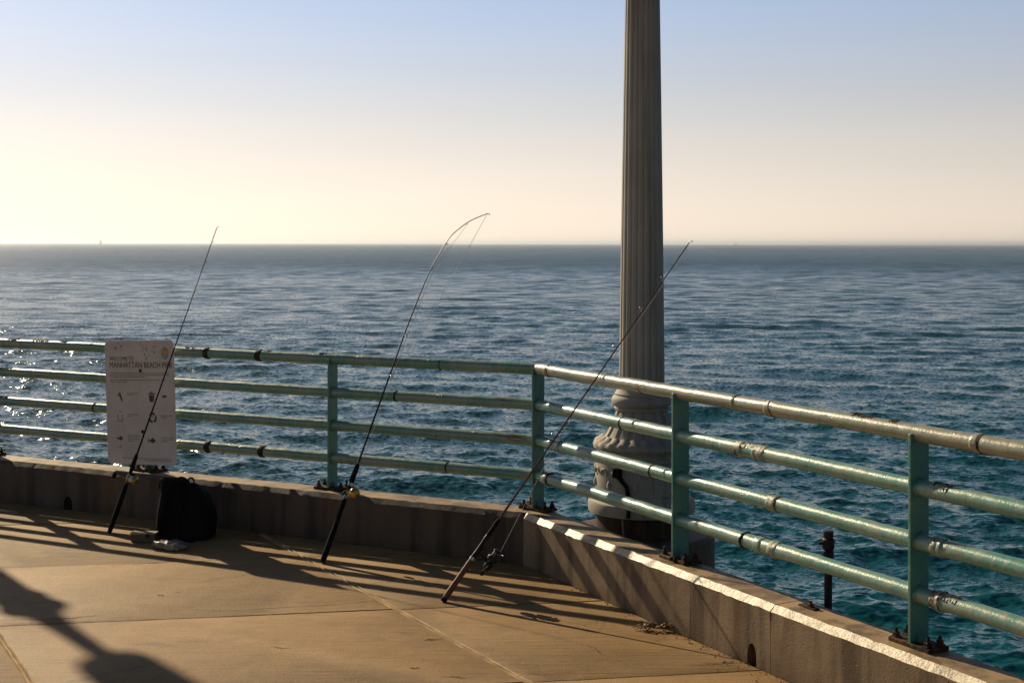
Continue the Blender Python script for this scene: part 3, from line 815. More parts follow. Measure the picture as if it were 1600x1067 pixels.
l2 = copy_tree(lamp, LAMP2); l2['label'] = 'lamp post out of sight to the left whose lantern shadow lies on the deck'
# concrete brackets that carry them
for c, out in ((LB, -NB), (LAMP2, -NL)):
    b = MB(); s_ = Vector((-out.y, out.x, 0)); poly = []
    for a in np.linspace(-math.pi/2, math.pi/2, 15): poly.append(c + (s_*math.sin(a) + out*math.cos(a))*0.43 + UP*-0.5)
    poly.append(c + s_*0.43 - out*0.80 + UP*-0.5); poly.append(c - s_*0.43 - out*0.80 + UP*-0.5)
    b.prism(poly, (0, 0, 0.53))
    o = b.build('lamp_bracket', M['curb'], None, angle=30, bevel=0.02)
    tag(o, 'rounded concrete bracket carrying the lamp post at the railing corner' if c is LB else 'rounded concrete bracket out of sight to the left under a second lamp post', 'bracket', 'concrete lamp brackets on the pier edge')

# ------------------------------------------------------------------ black pipe beyond the right curb
pp = at_depth(1294, 945, 5.62); pp.z = 0
zt = at_depth(1294, 829, pp.y).z
r = thing('standpipe', (pp.x, pp.y, 0), 'black standpipe with a valve fitting just outside the right railing', 'pipe')
b = MB(); b.tube([pp + UP*-0.6, pp + UP*(zt-0.12), pp + UP*(zt-0.02)], 0.0165, 14); b.build('pipe', M['pipe'], r)
b = MB(); b.lathe(pp, [(0.018, zt-.115), (0.024, zt-.11), (0.024, zt-.085), (0.02, zt-.08), (0.026, zt-.07), (0.026, zt-.035), (0.02, zt-.03), (0.022, zt-.02), (0.022, zt), (0.01, zt+.003)], 12); b.build('fitting', M['pipe'], r)
b = MB(); b.tube([pp + UP*(zt-.05), pp + UP*(zt-.05) + Vector((-0.034, -0.01, 0))], 0.006, 8); b.tube([pp + UP*(zt-.055) + Vector((-0.034, -0.01, 0)), pp + UP*(zt-.045) + Vector((-0.034, -0.01, 0))], 0.009, 8); b.build('valve_stem', M['pipe'], r)
# a sawn off bolt left in the curb top
q = at_z(1264, 949, CH)
b = MB(); b.box(q + UP*0.003, (UR, NR, UP), (0.045, 0.016, 0.004)); b.lathe(q + UR*0.01, [(0.014, 0.004), (0.013, 0.018), (0.007, 0.02), (0.007, 0.03)], 6)
tag(b.build('bolt_stub', M['rust'], None, smooth=False), 'rusty bolt stub left on top of the right curb', 'bolt')

# ------------------------------------------------------------------ sign
def build_sign():
    SW, SH, TH = 0.565, 0.785, 0.004
    cpt = at_plane(219, 628.5, P2 + NL*(RR+0.022) + UP*0.8, NL)
    rt = Matrix.Rotation(R(2.3), 3, -NL)          # counter-clockwise as seen from the deck
    U = rt @ (UL); V = rt @ UP; Nn = NL
    if U.z < 0: U, V = Matrix.Rotation(R(2.3), 3, NL) @ UL, Matrix.Rotation(R(2.3), 3, NL) @ UP
    r = thing('notice_board', tuple(cpt - V*SH/2), 'white rounded notice board about the pier fixed to the left railing', 'sign')
    def P(u, v, d=0.0): return cpt + U*((u-0.5)*SW) + V*((0.5-v)*SH) + Nn*d
    rad = 0.035; poly = []
    for (cx, cy, a0) in ((SW/2-rad, SH/2-rad, 0), (-SW/2+rad, SH/2-rad, 90), (-SW/2+rad, -SH/2+rad, 180), (SW/2-rad, -SH/2+rad, 270)):
        for k in range(7):
            a = R(a0 + 15*k); poly.append(cpt + U*(cx + rad*math.cos(a)) + V*(cy + rad*math.sin(a)))
    b = MB(); b.prism(poly, -Nn*TH); b.build('panel', M['sign'], r, smooth=False, bevel=0.001)
    # brackets behind to the rails
    def flat(name, polys, mat, d=0.0012):
        b = MB()
        for pg in polys:
            vs = [P(u, v, d) for u, v in pg]; b.prism(vs, -Nn*0.0008)
        return b.build(name, mat, r, smooth=False)
    def text(s, u, v, height, mat, width=None, name='lettering'):
        cu = bpy.data.curves.new('t', 'FONT'); cu.body = s; cu.size = 1.0; cu.fill_mode = 'FRONT'; cu.resolution_u = 3
        ob = bpy.data.objects.new('t', cu); COL.objects.link(ob); bpy.context.view_layer.update()
        me = bpy.data.meshes.new_from_object(ob.evaluated_get(bpy.context.evaluated_depsgraph_get()))
        vs = [v_.co.copy() for v_ in me.vertices]; fs = [tuple(p.vertices) for p in me.polygons]
        bpy.data.objects.remove(ob)
        hh = max(v_.y for v_ in vs); x0 = min(v_.x for v_ in vs); x1 = max(v_.x for v_ in vs)
        sy = height/hh; sx = width/(x1-x0) if width else sy
        base = P(u, v, 0.0013)
        b = MB(); b.add([base + U*((w.x-x0)*sx) + V*(w.y*sy) for w in vs], fs); b.build(name, mat, r, smooth=False)
        bpy.data.meshes.remove(me)
    text('WELCOME TO', 0.07, 0.165, 0.026, M['ink'], 0.20)
    text('MANHATTAN BEACH PIER', 0.07, 0.222, 0.036, M['ink'], 0.512)
    # small print: rows of word-length dashes
    g = random.Random(2); pr = []
    def rows(u0, u1, v0, n, dv=0.0155, h=0.006, last=0.5):
        for k in range(n):
            u = u0; end = u1 if k < n-1 else u0 + (u1-u0)*last
            while u < end:
                w = min(g.uniform(0.015, 0.06), end-u)
                if w > 0.006: pr.append([(u, v0+k*dv), (u+w, v0+k*dv), (u+w, v0+k*dv+h), (u, v0+k*dv+h)])
                u += w + 0.009
    rows(0.07, 0.93, 0.262, 3, last=0.6); rows(0.07, 0.88, 0.318, 2, last=0.3)
    for (u, v, n) in ((0.31, 0.425, 2), (0.31, 0.595, 2), (0.31, 0.765, 4), (0.80, 0.60, 2), (0.80, 0.775, 3)): rows(u, u+0.17, v, n)
    rows(0.22, 0.92, 0.948, 1, last=1.0); rows(0.55, 0.92, 0.963, 1, last=1.0)
    tag(flat('small_print', pr, M['inkfade']), kind='stuff')
    # pictograms
    def E(cx, cy, rx, ry, n=14): return [(cx + rx*math.cos(2*math.pi*k/n), cy + ry*math.sin(2*math.pi*k/n)) for k in range(n)]
    def fish(cx, cy, s): return [E(cx, cy, 0.034*s, 0.014*s), [(cx-0.028*s, cy), (cx-0.06*s, cy-0.014*s), (cx-0.05*s, cy), (cx-0.06*s, cy+0.013*s)], [(cx-0.006*s, cy-0.012*s), (cx+0.004*s, cy-0.026*s), (cx+0.012*s, cy-0.011*s)], [(cx-0.004*s, cy+0.012*s), (cx, cy+0.021*s), (cx+0.01*s, cy+0.011*s)]]
    flat('pictogram', fish(0.20, 0.795, 0.95), M['ink']); flat('pictogram', fish(0.665, 0.805, 1.15), M['ink'])
    flat('pictogram', [E(0.205, 0.43, 0.012, 0.009), [(0.195, 0.44), (0.215, 0.438), (0.235, 0.465), (0.225, 0.49), (0.212, 0.468)], [(0.2, 0.445), (0.205, 0.455), (0.175, 0.447), (0.165, 0.432), (0.175, 0.437)], [(0.215, 0.462), (0.24, 0.48), (0.25, 0.498), (0.235, 0.493)]], M['ink'])
    flat('pictogram', [[(0.63, 0.44), (0.705, 0.44), (0.695, 0.495), (0.64, 0.495)], [(0.622, 0.425), (0.713, 0.425), (0.713, 0.435), (0.622, 0.435)], [(0.65, 0.413), (0.685, 0.413), (0.685, 0.421), (0.65, 0.421)]], M['ink'])
    flat('pictogram', [[(0.815, 0.452), (0.84, 0.438), (0.89, 0.446), (0.885, 0.455), (0.85, 0.458)], [(0.835, 0.457), (0.845, 0.457), (0.843, 0.468), (0.836, 0.468)]], M['ink'])
    ar = []
    for k in range(3):
        a0 = k*2.094 - 0.5
        def q_(a, rr): return (0.675 + 0.05*rr*math.cos(a), 0.622 + 0.036*rr*math.sin(a))
        seg = [a0 + 1.3*i/5 for i in range(6)]
        ar += [[q_(seg[i], 1.15), q_(seg[i+1], 1.15), q_(seg[i+1], 0.7), q_(seg[i], 0.7)] for i in range(5)]
        ar.append([q_(seg[-1], 1.4), q_(seg[-1]+0.55, 0.9), q_(seg[-1], 0.5)])
    flat('pictogram', ar, M['ink'])
    flat('pictogram', [[(0.165, 0.60), (0.172, 0.60), (0.172, 0.655), (0.165, 0.655)], [(0.235, 0.60), (0.242, 0.60), (0.242, 0.655), (0.235, 0.655)], [(0.165, 0.648), (0.242, 0.648), (0.242, 0.656), (0.165, 0.656)], [(0.18, 0.575), (0.23, 0.575), (0.225, 0.581), (0.185, 0.581)]], M['inkfade'])
    # round emblem: orange sky over blue wave
    flat('emblem', [E(0.875, 0.105, 0.052, 0.05, 20)], M['inksmudge'], 0.0011)
    flat('emblem', [[(0.83, 0.108), (0.835, 0.085), (0.85, 0.082), (0.853, 0.072), (0.872, 0.068), (0.895, 0.074), (0.9, 0.083), (0.917, 0.086), (0.922, 0.108)]], M['orange'], 0.0017)
    flat('emblem', [[(0.832, 0.116), (0.86, 0.122), (0.89, 0.115), (0.92, 0.117), (0.912, 0.137), (0.89, 0.15), (0.86, 0.15), (0.842, 0.136)]], M['bluep'], 0.0017)
    # scuffs at the top
    sc = []
    for (cu, cv, nn, sp) in ((0.19, 0.065, 9, 0.045), (0.57, 0.07, 6, 0.03), (0.72, 0.07, 6, 0.03), (0.60, 0.14, 4, 0.03), (0.2, 0.86, 3, 0.03)):
        for k in range(nn):
            x, y = g.gauss(cu, sp), g.gauss(cv, sp*0.55); s_ = g.uniform(0.006, 0.022)
            if not (0.04 < x < 0.96 and 0.02 < y < 0.97): continue
            sc.append([(x + s_*math.cos(a)*g.uniform(.5, 1), y + s_*0.7*math.sin(a)*g.uniform(.5, 1)) for a in np.linspace(0, 5.5, 8)])
    tag(flat('scuff', sc, M['inksmudge'], 0.0009), kind='stuff')
    for v in (0.245, 0.735):
        bb = MB(); bb.lathe(P(0.515 if v < .5 else 0.525, v, 0.0), [(0.012, -0.045), (0.012, 0.001), (0.011, 0.003), (0.006, 0.008), (0.001, 0.009)], 8, axis=Nn); bb.build('bolt', M['rust'], r)
    return r
build_sign()

# ------------------------------------------------------------------ fishing rods
def rod_line(foot_px, touch, tip_px, npts=24):
    a = at_z(*foot_px, 0.012); d = nz(touch - a)
    # length so that the tip projects on the given row
    best, L = 1e9, 2
    for i in range(800, 4200, 4):
        q = a + d*(i/1000.0); v = q - Vector((0, 0, EYE)); py = 380.5 - v.z/v.y*FPX
        if abs(py - tip_px[1]) < best: best, L = abs(py - tip_px[1]), i/1000.0
    return a, d, L

def touch_pt(side, px, extra=0.0):
    u, n = (UL, NL) if side == 'L' else (UR, NR)
    return P2 + u*rail_t(side, px) + n*(RR+0.011+extra) + UP*(CH+RH[3]+0.012)

def guide(root, p, d, off, r_):
    b = MB(); c = p + off*(r_+0.006)
    ring = [c + (d.cross(off)*math.cos(a) + off*math.sin(a))*r_ for a in np.linspace(0, 2*math.pi, 13)]
    b.tube(ring, 0.0016, 6, False); b.tube([p - d*0.02, c - off*r_], 0.0013, 5); b.tube([p + d*0.014, c - off*r_], 0.0013, 5)
    b.build('line_guide', M['silver'], root)

def rod(name_label, foot, touch, tip, blank, grip_len, mats, guides_t, r0=0.0082, bend=None, goff=None):
    a, d, L = rod_line(foot, touch, tip)
    root = thing('fishing_rod', tuple(a), name_label, 'fishing rod', 'fishing rods leaning on the railing')
    pts = bend(a, d) if bend else [a + d*(L*i/26) for i in range(27)]
    n = len(pts); cum = [0]
    for i in range(1, n): cum.append(cum[-1] + (pts[i]-pts[i-1]).length)
    tot = cum[-1]
    b = MB(); b.tube(pts, [max(0.0026, r0*(1 - 0.80*(c/tot)**0.8)) for c in cum], 8); b.build('blank', blank, root)
    def at(s):
        s *= tot
        for i in range(1, n):
            if cum[i] >= s:
                k = (s-cum[i-1])/(cum[i]-cum[i-1]); return pts[i-1].lerp(pts[i], k), (pts[i]-pts[i-1]).normalized()
        return pts[-1], (pts[-1]-pts[-2]).normalized()
    for k, s in enumerate(guides_t):
        p, t = at(s); off = nz(t.cross(Vector((0, 1, 0)))) if goff is None else nz(goff - t*goff.dot(t))
        guide(root, p, t, off, 0.011*(1 - 0.09*k)*(0.7 if s > 0.93 else 1))
    p, t = at(1.0); off = -nz(t.cross(Vector((0, 1, 0))))
    b = MB(); b.tube([p - t*0.02, p + t*0.004, p + t*0.012 + off*0.008, p + t*0.008 + off*0.014], 0.0022, 6); b.build('tip_guide', M['silver'], root)
    return root, a, d, L, at, tot

# left rod: navy blank, long black grip, gold conventional reel
ra, a, d, L, at, tot = rod('black fishing rod with a gold reel leaning across the white notice board', (171, 831), at_plane(271, 548, P2 + NL*0.074, NL), (341, 357), M['blankblue'], 0.5, None, [0.36, 0.52, 0.66, 0.78, 0.88, 0.95], goff=UL)
s = -nz(d.cross(Vector((0, 1, 0))))                   # to the right in the picture
w = nz(d.cross(s))
if w.y > 0: w = -w                                   # towards the deck side
def seg(root, p0, p1, r_, mat, name, n=8, prof=None):
    b = MB(); pts = [p0 + (p1-p0)*(i/n) for i in range(n+1)]
    b.tube(pts, prof if prof else [r_*0.8] + [r_]*(n-1) + [r_*0.8], 12); return b.build(name, mat, root)
seg(ra, a - d*0.005, a + d*0.285, 0.0155, M['black'], 'rear_grip')
seg(ra, a + d*0.285, a + d*0.37, 0.0115, M['blackgloss'], 'reel_seat')
seg(ra, a + d*0.37, a + d*0.48, 0.0135, M['black'], 'fore_grip', 8, [0.011, 0.0125, .0135, .0135, .0135, .013, .012, .011, .008])
def conv_reel(root, c, ax, d, left_knob=True, gold=True):
    b = MB(); b.lathe(c, [(0.018, -0.028), (0.027, -0.024), (0.029, -0.02), (0.029, -0.016), (0.02, -0.013), (0.019, 0.013), (0.029, 0.016), (0.030, 0.022), (0.027, 0.033), (0.018, 0.04), (0.005, 0.042)], 24, axis=ax)
    re = b.build('reel', M['gold'], root)
    b = MB(); b.lathe(c, [(0.0205, -0.012), (0.0225, 0), (0.0205, 0.012)], 20, axis=ax); b.build('spool', M['line'], re)
    b = MB(); q = c - ax*0.034; b.tube([c - ax*0.02, q, q - ax*0.008], 0.005, 8)
    k = q - ax*0.008 - d*0.0; b.tube([k, k + d*0.004 - ax*0.055], 0.0035, 6); b.build('handle', M['gold'], re)
    kc = k - ax*0.062
    b = MB(); b.lathe(kc, [(0.004, -0.022), (0.011, -0.014), (0.0135, -0.002), (0.011, 0.01), (0.004, 0.02)], 12, axis=d); b.build('handle_knob', M['black'], re)
    b = MB(); b.box(c + Vector((0, 0.02, 0)), (ax, d, nz(ax.cross(d))), (0.012, 0.03, 0.004)); b.build('reel_foot', M['blackgloss'], re)
    return re
conv_reel(ra, a + d*0.325 + w*0.026 + s*0.024, s, d)

# middle rod: bent over, black
bend_px = [(0, 0), (0, 0), (0, 0), (635, 514), (651.5, 472), (670, 427), (686.7, 396.7), (703, 371), (717, 358), (731, 347.5), (745, 340.5), (761.7, 334)]
tB = at_plane(618, 561, P2 + NL*0.044, NL)
def bendB(a, d):
    pts = [a + d*x for x in np.linspace(0, 0.92*(tB-a).length, 8)]
    kk = (tB-a).length
    depth0 = (a + d*kk).y; slope = d.y
    L0 = kk; prev = a + d*kk
    out = [prev]
    acc = 0
    for i, (px, py) in enumerate(bend_px[3:]):
        guess = at_depth(px, py, prev.y)
        stp = (guess - prev).length
        D = prev.y + stp*(slope + 0.02*i)
        q = at_depth(px, py, D); out.append(q); prev = q
    allp = pts + out
    # smooth with Catmull-Rom
    res = []
    for i in range(len(allp)-1):
        p0, p1, p2, p3 = allp[max(i-1, 0)], allp[i], allp[i+1], allp[min(i+2, len(allp)-1)]
        for k in range(3):
            t = k/3; res.append(0.5*((2*p1) + (p2-p0)*t + (2*p0-5*p1+4*p2-p3)*t*t + (3*p1-p0-3*p2+p3)*t**3))
    res.append(allp[-1]); return res
rb, a, d, L, at, tot = rod('black fishing rod with its tip bent over beside the left railing post', (504.5, 876), tB, (720, 335), M['blackgloss'], 0.5, None, [0.34, 0.47, 0.58, 0.68, 0.77, 0.85, 0.93], bend=bendB, goff=UL)
s = -nz(d.cross(Vector((0, 1, 0)))); w = nz(d.cross(s)); w = -w if w.y > 0 else w
seg(rb, a - d*0.005, a + d*0.345, 0.0165, M['black'], 'rear_grip', 8, [.0155, .017, .0165, .0155, .015, .014, .0135, .013, .0125])
seg(rb, a + d*0.345, a + d*0.43, 0.012, M['blackgloss'], 'reel_seat')
for k in (0.352, 0.425): seg(rb, a + d*k, a + d*(k+0.018), 0.0145, M['silver'], 'locking_ring', 3, [.0145]*4)
seg(rb, a + d*0.443, a + d*0.55, 0.0155, M['black'], 'fore_grip')
conv_reel(rb, a + d*0.39 + s*0.030 + w*0.02, nz(w*0.9 + s*0.45), d)
# its line: from the guides and down from the tip towards the sea
tip = at(1.0)[0]
b = MB(); b.tube([at(0.93)[0] + UL*0.015, at(0.77)[0] + UL*0.02, at(0.58)[0] + UL*0.022, at(0.34)[0] + UL*0.02, a + d*0.40 + s*0.03], 0.0010, 5); b.build('line', M['line'], rb)
q2 = at_z(562, 692, -6.3)
b = MB(); b.tube([tip, tip.lerp(q2, 0.01), tip.lerp(q2, 0.1), tip.lerp(q2, 0.4), q2], 0.0017, 5); b.build('line', M['line'], rb)

# right rod: maroon blank, brown grip, black spinning reel
tC = at_plane(932, 590, P2 + NR*0.046, NR)
rc, a, d, L, at, tot = rod('maroon fishing rod with a brown grip and black spinning reel at the corner', (694, 936), tC, (1080, 377.5), M['blankred'], 0.5, None, [0.44, 0.57, 0.69, 0.80, 0.89, 0.955], r0=0.0085)
s = -nz(d.cross(Vector((0, 1, 0)))); w = nz(d.cross(s)); w = -w if w.y > 0 else w
seg(rc, a - d*0.006, a + d*0.235, 0.0145, M['gripbrown'], 'rear_grip', 8, [.0125, .015, .0155, .0145, .0135, .0135, .0135, .0135, .012])
seg(rc, a - d*0.012, a + d*0.012, 0.0155, M['black'], 'butt_cap', 4)
seg(rc, a + d*0.235, a + d*0.365, 0.0115, M['blackgloss'], 'reel_seat', 8, [.011, .0125, .011, .0105, .0105, .0105, .011, .0125, .011])
seg(rc, a + d*0.365, a + d*0.46, 0.012, M['black'], 'fore_grip', 8, [.0125, .0115, .0105, .010, .0105, .0115, .0115, .010, .007])
seg(rc, a + d*0.225, a + d*0.24, 0.0145, M['silver'], 'winding_check', 3, [.0135]*4)
rp = a + d*0.275; rcn = rp + s*0.082 + w*0.01
b = MB(); b.tube([rp + s*0.010 - d*0.03, rp + s*0.012 + d*0.03], 0.005, 8); b.tube([rp + s*0.012, rp + s*0.05 - d*0.01, rcn - d*0.025], [.007, .0075, .010], 10)
b.lathe(rcn - d*0.02, [(0.006, -0.034), (0.016, -0.028), (0.022, -0.012), (0.022, 0.006), (0.016, 0.012)], 16, axis=d)
b.lathe(rcn - d*0.02 + w*0.008, [(0.006, -0.018), (0.017, -0.014), (0.019, 0), (0.017, 0.012), (0.008, 0.018)], 16, axis=w)
re = b.build('reel', M['blackgloss'], rc)
b = MB(); b.lathe(rcn, [(0.012, 0.0), (0.027, 0.002), (0.030, 0.012), (0.029, 0.022), (0.024, 0.024)], 24, axis=d)
for sg in (-1, 1): b.box(rcn + w*(0.029*sg) + d*0.026, (w, d, s), (0.003, 0.02, 0.009))
b.build('rotor', M['blackgloss'], re)
b = MB(); b.lathe(rcn, [(0.020, 0.024), (0.0205, 0.03), (0.018, 0.032), (0.018, 0.05), (0.0225, 0.052), (0.0225, 0.056), (0.012, 0.062), (0.004, 0.066)], 24, axis=d); b.build('spool', M['blackgloss'], re)
b = MB(); pts = [rcn + d*(0.042 + 0.012*math.sin(x)) + (w*math.cos(x) + s*math.sin(x))*0.034 for x in np.linspace(0, math.pi, 12)]; b.tube(pts, 0.0018, 6); b.build('bail', M['silver'], re)
b = MB(); h0 = rcn - d*0.02 + w*0.02; h1 = h0 + w*0.018 - d*0.052 - s*0.012; b.tube([h0, h0 + w*0.012, h1], [.005, .0045, .004], 8); b.build('handle', M['blackgloss'], re)
b = MB(); b.lathe(h1 + w*0.014, [(0.004, -0.014), (0.010, -0.010), (0.012, 0.004), (0.008, 0.012), (0.002, 0.014)], 12, axis=w); b.build('handle_knob', M['blackgloss'], re)
g0 = at(0.44)[0] + s*0.016
b = MB(); b.tube([rcn + d*0.055 + s*0.012, g0, at(0.57)[0] + s*0.014, at(0.69)[0] + s*0.013, at(0.80)[0] + s*0.012, at(0.89)[0] + s*0.011, at(0.955)[0] + s*0.009, at(1.0)[0]], 0.0010, 5); b.build('line', M['line'], rc)

# ------------------------------------------------------------------ backpack
def loft(b, secs, seg=28, pw=3.2):
    """secs: (centre, half-width vector, half-depth vector) superellipse rings."""
    vs = []
    for (c, hu, hv) in secs:
        for k in range(seg):
            t = 2*math.pi*k/seg; ct, st = math.cos(t), math.sin(t)
            vs.append(Vector(c) + Vector(hu)*(abs(ct)**(2/pw)*(1 if ct > 0 else -1)) + Vector(hv)*(abs(st)**(2/pw)*(1 if st > 0 else -1)))
    n = len(secs); fs = [(i*seg+k, i*seg+(k+1) % seg, (i+1)*seg+(k+1) % seg, (i+1)*seg+k) for i in range(n-1) for k in range(seg)]
    fs.append(tuple(range(seg-1, -1, -1))); fs.append(tuple((n-1)*seg+k for k in range(seg)))
    b.add(vs, fs)
def rumple(o, amp, sc, seed):
    from mathutils import noise
    for v in o.data.vertices:
        p = v.co*sc + Vector((seed, seed*2.1, 0)); f = min(1, (v.co.z+0.01)/0.05)
        v.co += noise.noise_vector(p)*amp*max(0, f)
bc = at_z(292, 838, 0); 
X1 = Vector((1, 0, 0)); Y1 = nz((0.1, 1, 0))
bp = thing('backpack', (bc.x, bc.y, 0), 'slumped black backpack on the deck against the left curb', 'backpack')
def loc(x, y, z): return bc + X1*x + Y1*y + UP*(z*0.94)
b = MB()
hs = [0.0, 0.012, 0.04, 0.10, 0.16, 0.22, 0.27, 0.305, 0.33, 0.345, 0.35]
for h in [0]:
    secs = []
    for z in hs:
        k = z/0.35
        wd = 0.098*(1 - 0.30*k**2)*(0.86 if z == 0 else 1); dp = 0.12*(1 - 0.45*k)*(0.86 if z == 0 else 1)
        if z > 0.33: wd *= 0.8 if z < 0.35 else 0.5; dp *= 0.7 if z < .35 else .4
        secs.append((loc(-0.070 - 0.028*k, 0.09*k, z), X1*wd, Y1*dp))
    loft(b, secs)
body = b.build('main_body', M['fabric'], bp, angle=70); rumple(body, 0.010, 14, 1.3)
b = MB(); secs = []
for z, cx, hw in ((0, .06, .09), (.012, .06, .103), (.06, .061, .105), (.11, .06, .104), (.16, .057, .098), (.20, .052, .088), (.24, .044, .074), (.275, .034, .058), (.30, .026, .044), (.315, .022, .030), (.32, .02, .015)):
    k = z/0.32
    secs.append((loc(cx, -0.01 + 0.07*k, z), X1*hw, Y1*(0.11*(1-0.4*k))*(0.5 if z > .31 else 1)))
loft(b, secs, pw=2.6); o = b.build('front_pocket', M['fabric'], bp, angle=70); rumple(o, 0.014, 13, 4.1)
b = MB(); secs = []
for z in [0.0, 0.01, 0.04, 0.09, 0.13, 0.155, 0.165]:
    k = z/0.165; secs.append((loc(0.110 - 0.02*k, -0.04 + 0.03*k, z), X1*(0.048*(1-0.5*k**2)), Y1*(0.075*(1-0.4*k**2))))
loft(b, secs, pw=2.4); o = b.build('side_pocket', M['fabric'], bp, angle=70); rumple(o, 0.012, 17, 7.7)
def strap(pts, wv, name='strap', hw=0.016, th=0.004):
    b = MB(); vs = []; P_ = [Vector(p) for p in pts]
    # resample
    Q = []
    for i in range(len(P_)-1):
        p0, p1, p2, p3 = P_[max(i-1, 0)], P_[i], P_[i+1], P_[min(i+2, len(P_)-1)]
        for k in range(5):
            t = k/5; Q.append(0.5*((2*p1) + (p2-p0)*t + (2*p0-5*p1+4*p2-p3)*t*t + (3*p1-p0-3*p2+p3)*t**3))
    Q.append(P_[-1])
    for i, q in enumerate(Q):
        t = (Q[min(i+1, len(Q)-1)]-Q[max(i-1, 0)]).normalized(); w_ = nz(Vector(wv) - t*Vector(wv).dot(t)); n_ = t.cross(w_)
        vs += [q + w_*hw + n_*th, q - w_*hw + n_*th, q - w_*hw - n_*th, q + w_*hw - n_*th]
    fs = [(4*i+k, 4*i+(k+1) % 4, 4*i+4+(k+1) % 4, 4*i+4+k) for i in range(len(Q)-1) for k in range(4)] + [(0, 1, 2, 3), tuple(4*(len(Q)-1)+k for k in (3, 2, 1, 0))]
    b.add(vs, fs); return b.build(name, M['fabric'], bp, angle=50)
strap([loc(-0.155, -0.02, 0.30), loc(-0.15, -0.01, 0.35), loc(-0.12, 0.0, 0.362), loc(-0.095, 0.0, 0.34), loc(-0.10, -0.03, 0.26), loc(-0.13, -0.085, 0.12), loc(-0.12, -0.115, 0.03)], (0.2, -1, 0))
strap([loc(-0.075, 0.01, 0.31), loc(-0.06, 0.02, 0.357), loc(-0.03, 0.02, 0.362), loc(-0.008, 0.015, 0.34), loc(-0.01, -0.02, 0.25), loc(-0.03, -0.09, 0.10)], (0.2, -1, 0))
strap([loc(-0.02, 0.05, 0.31), loc(-0.005, 0.05, 0.352), loc(0.02, 0.05, 0.35), loc(0.03, 0.05, 0.30)], (0.2, -1, 0), 'grab_handle', 0.009)
strap([loc(0.0, -0.12, 0.02), loc(0.02, -0.16, 0.007), loc(0.06, -0.175, 0.006), loc(0.09, -0.15, 0.008)], (0, 0.3, 1), 'strap', 0.008, 0.003)
b = MB(); b.tube([loc(0.02 + 0.1*math.cos(x), -0.118 + 0.02*abs(math.cos(x)), 0.09 + 0.08*math.sin(x)) for x in np.linspace(0.2, 2.9, 12)], 0.004, 6); b.build('zip', M['fabric'], bp)

# ------------------------------------------------------------------ bait things on the deck
bx = at_z(223, 847, 0); U = nz((1, -0.12, 0)); N = Vector((-U.y, U.x, 0))
r = thing('bait_box', (bx.x, bx.y, 0), 'small tan lidded box lying on the deck before the backpack', 'box')
b = MB(); b.box(bx + N*0.03 + UP*0.022, (U, N, UP), (0.072, 0.032, 0.022)); b.build('box_body', M['boxm'], r, bevel=0.004)
b = MB(); b.box(bx + N*0.03 + UP*0.049, (U, N, UP), (0.075, 0.035, 0.005)); b.build('lid', M['boxlid'], r, bevel=0.003)
b = MB(); b.box(bx - N*0.004 + UP*0.04 + U*0.03, (U, N, UP), (0.012, 0.003, 0.01)); b.build('latch', M['blackgloss'], r, bevel=0.002)
px_ = at_z(262, 860, 0); U = nz((1, -0.25, 0)); N = Vector((-U.y, U.x, 0))
r = thing('plastic_bag', (px_.x, px_.y, 0), 'crumpled cloudy plastic bag of bait beside the small tan box', 'bag')
b = MB(); secs = []
for i in range(13):
    k = i/12; ww = 0.046*math.sin(math.pi*min(0.97, max(0.05, k)))**0.5; secs.append((px_ + U*(-0.105+0.21*k) + N*0.035 + UP*(0.024), N*ww, UP*(0.025*math.sin(math.pi*min(.96, max(.06, k)))**0.4)))
loft(b, secs, 24, 2.2); o = b.build('bag_body', M['plastic'], r, angle=20)
g = random.Random(8)
for v in o.data.vertices: v.co += Vector((g.gauss(0, .004), g.gauss(0, .004), g.gauss(0, .004))); v.co.z = max(0.001, v.co.z)
b = MB(); b.box(px_ + U*0.015 + N*-0.006 + UP*0.022, (U, N, UP), (0.028, 0.004, 0.016)); b.build('paper_slip', M['inksmudge'], r, bevel=0.002)
b = MB(); b.lathe(px_ + U*-0.07 + N*0.10 + UP*0.014, [(0.013, -0.03), (0.013, 0.03), (0.009, 0.033), (0.009, 0.045)], 12, axis=U); 
tag(b.build('bait_jar', M['blackgloss'], None), 'little black capped jar lying behind the plastic bag', 'jar')

# ------------------------------------------------------------------ dried seaweed
wq = at_z(1026, 984, 0); r = thing('seaweed', (wq.x, wq.y, 0), 'dried brown seaweed scrap on the deck near the right curb', 'seaweed'); g = random.Random(12)
for k in range(12):
    a = wq + Vector((g.uniform(-.04, .055), g.uniform(-.02, .02), 0.006)); ang = g.uniform(-0.5, 0.5) + (math.pi if g.random() < .35 else 0)
    dd = Vector((math.cos(ang), math.sin(ang)*0.6, 0)); pts = []
    for i in range(8):
        pts.append(a + dd*(0.011*i) + Vector((0, g.uniform(-.003, .003), 0.004 + 0.018*math.sin(i/7*math.pi)*g.uniform(.3, 1.2))))
    b = MB(); vs = []
    for i, p in enumerate(pts):
        w_ = Vector((-dd.y, dd.x, g.uniform(-.8, .8))).normalized()*(0.008*math.sin(math.pi*(i+0.6)/8.2)*g.uniform(.6, 1.2)); vs += [p + w_, p + UP*0.002, p - w_, p - UP*0.001]
    fs = [(4*i+j, 4*i+(j+1) % 4, 4*i+4+(j+1) % 4, 4*i+4+j) for i in range(7) for j in range(4)]
    b.add(vs, fs); b.build('frond', M['weed'] if k % 3 else M['weed2'], r, smooth=False)
b = MB(); b.tube([wq + Vector((-.045, .0, .012)), wq + Vector((-.07, .004, .008)), wq + Vector((-.10, 0, .004))], [.004, .002, .001], 6)
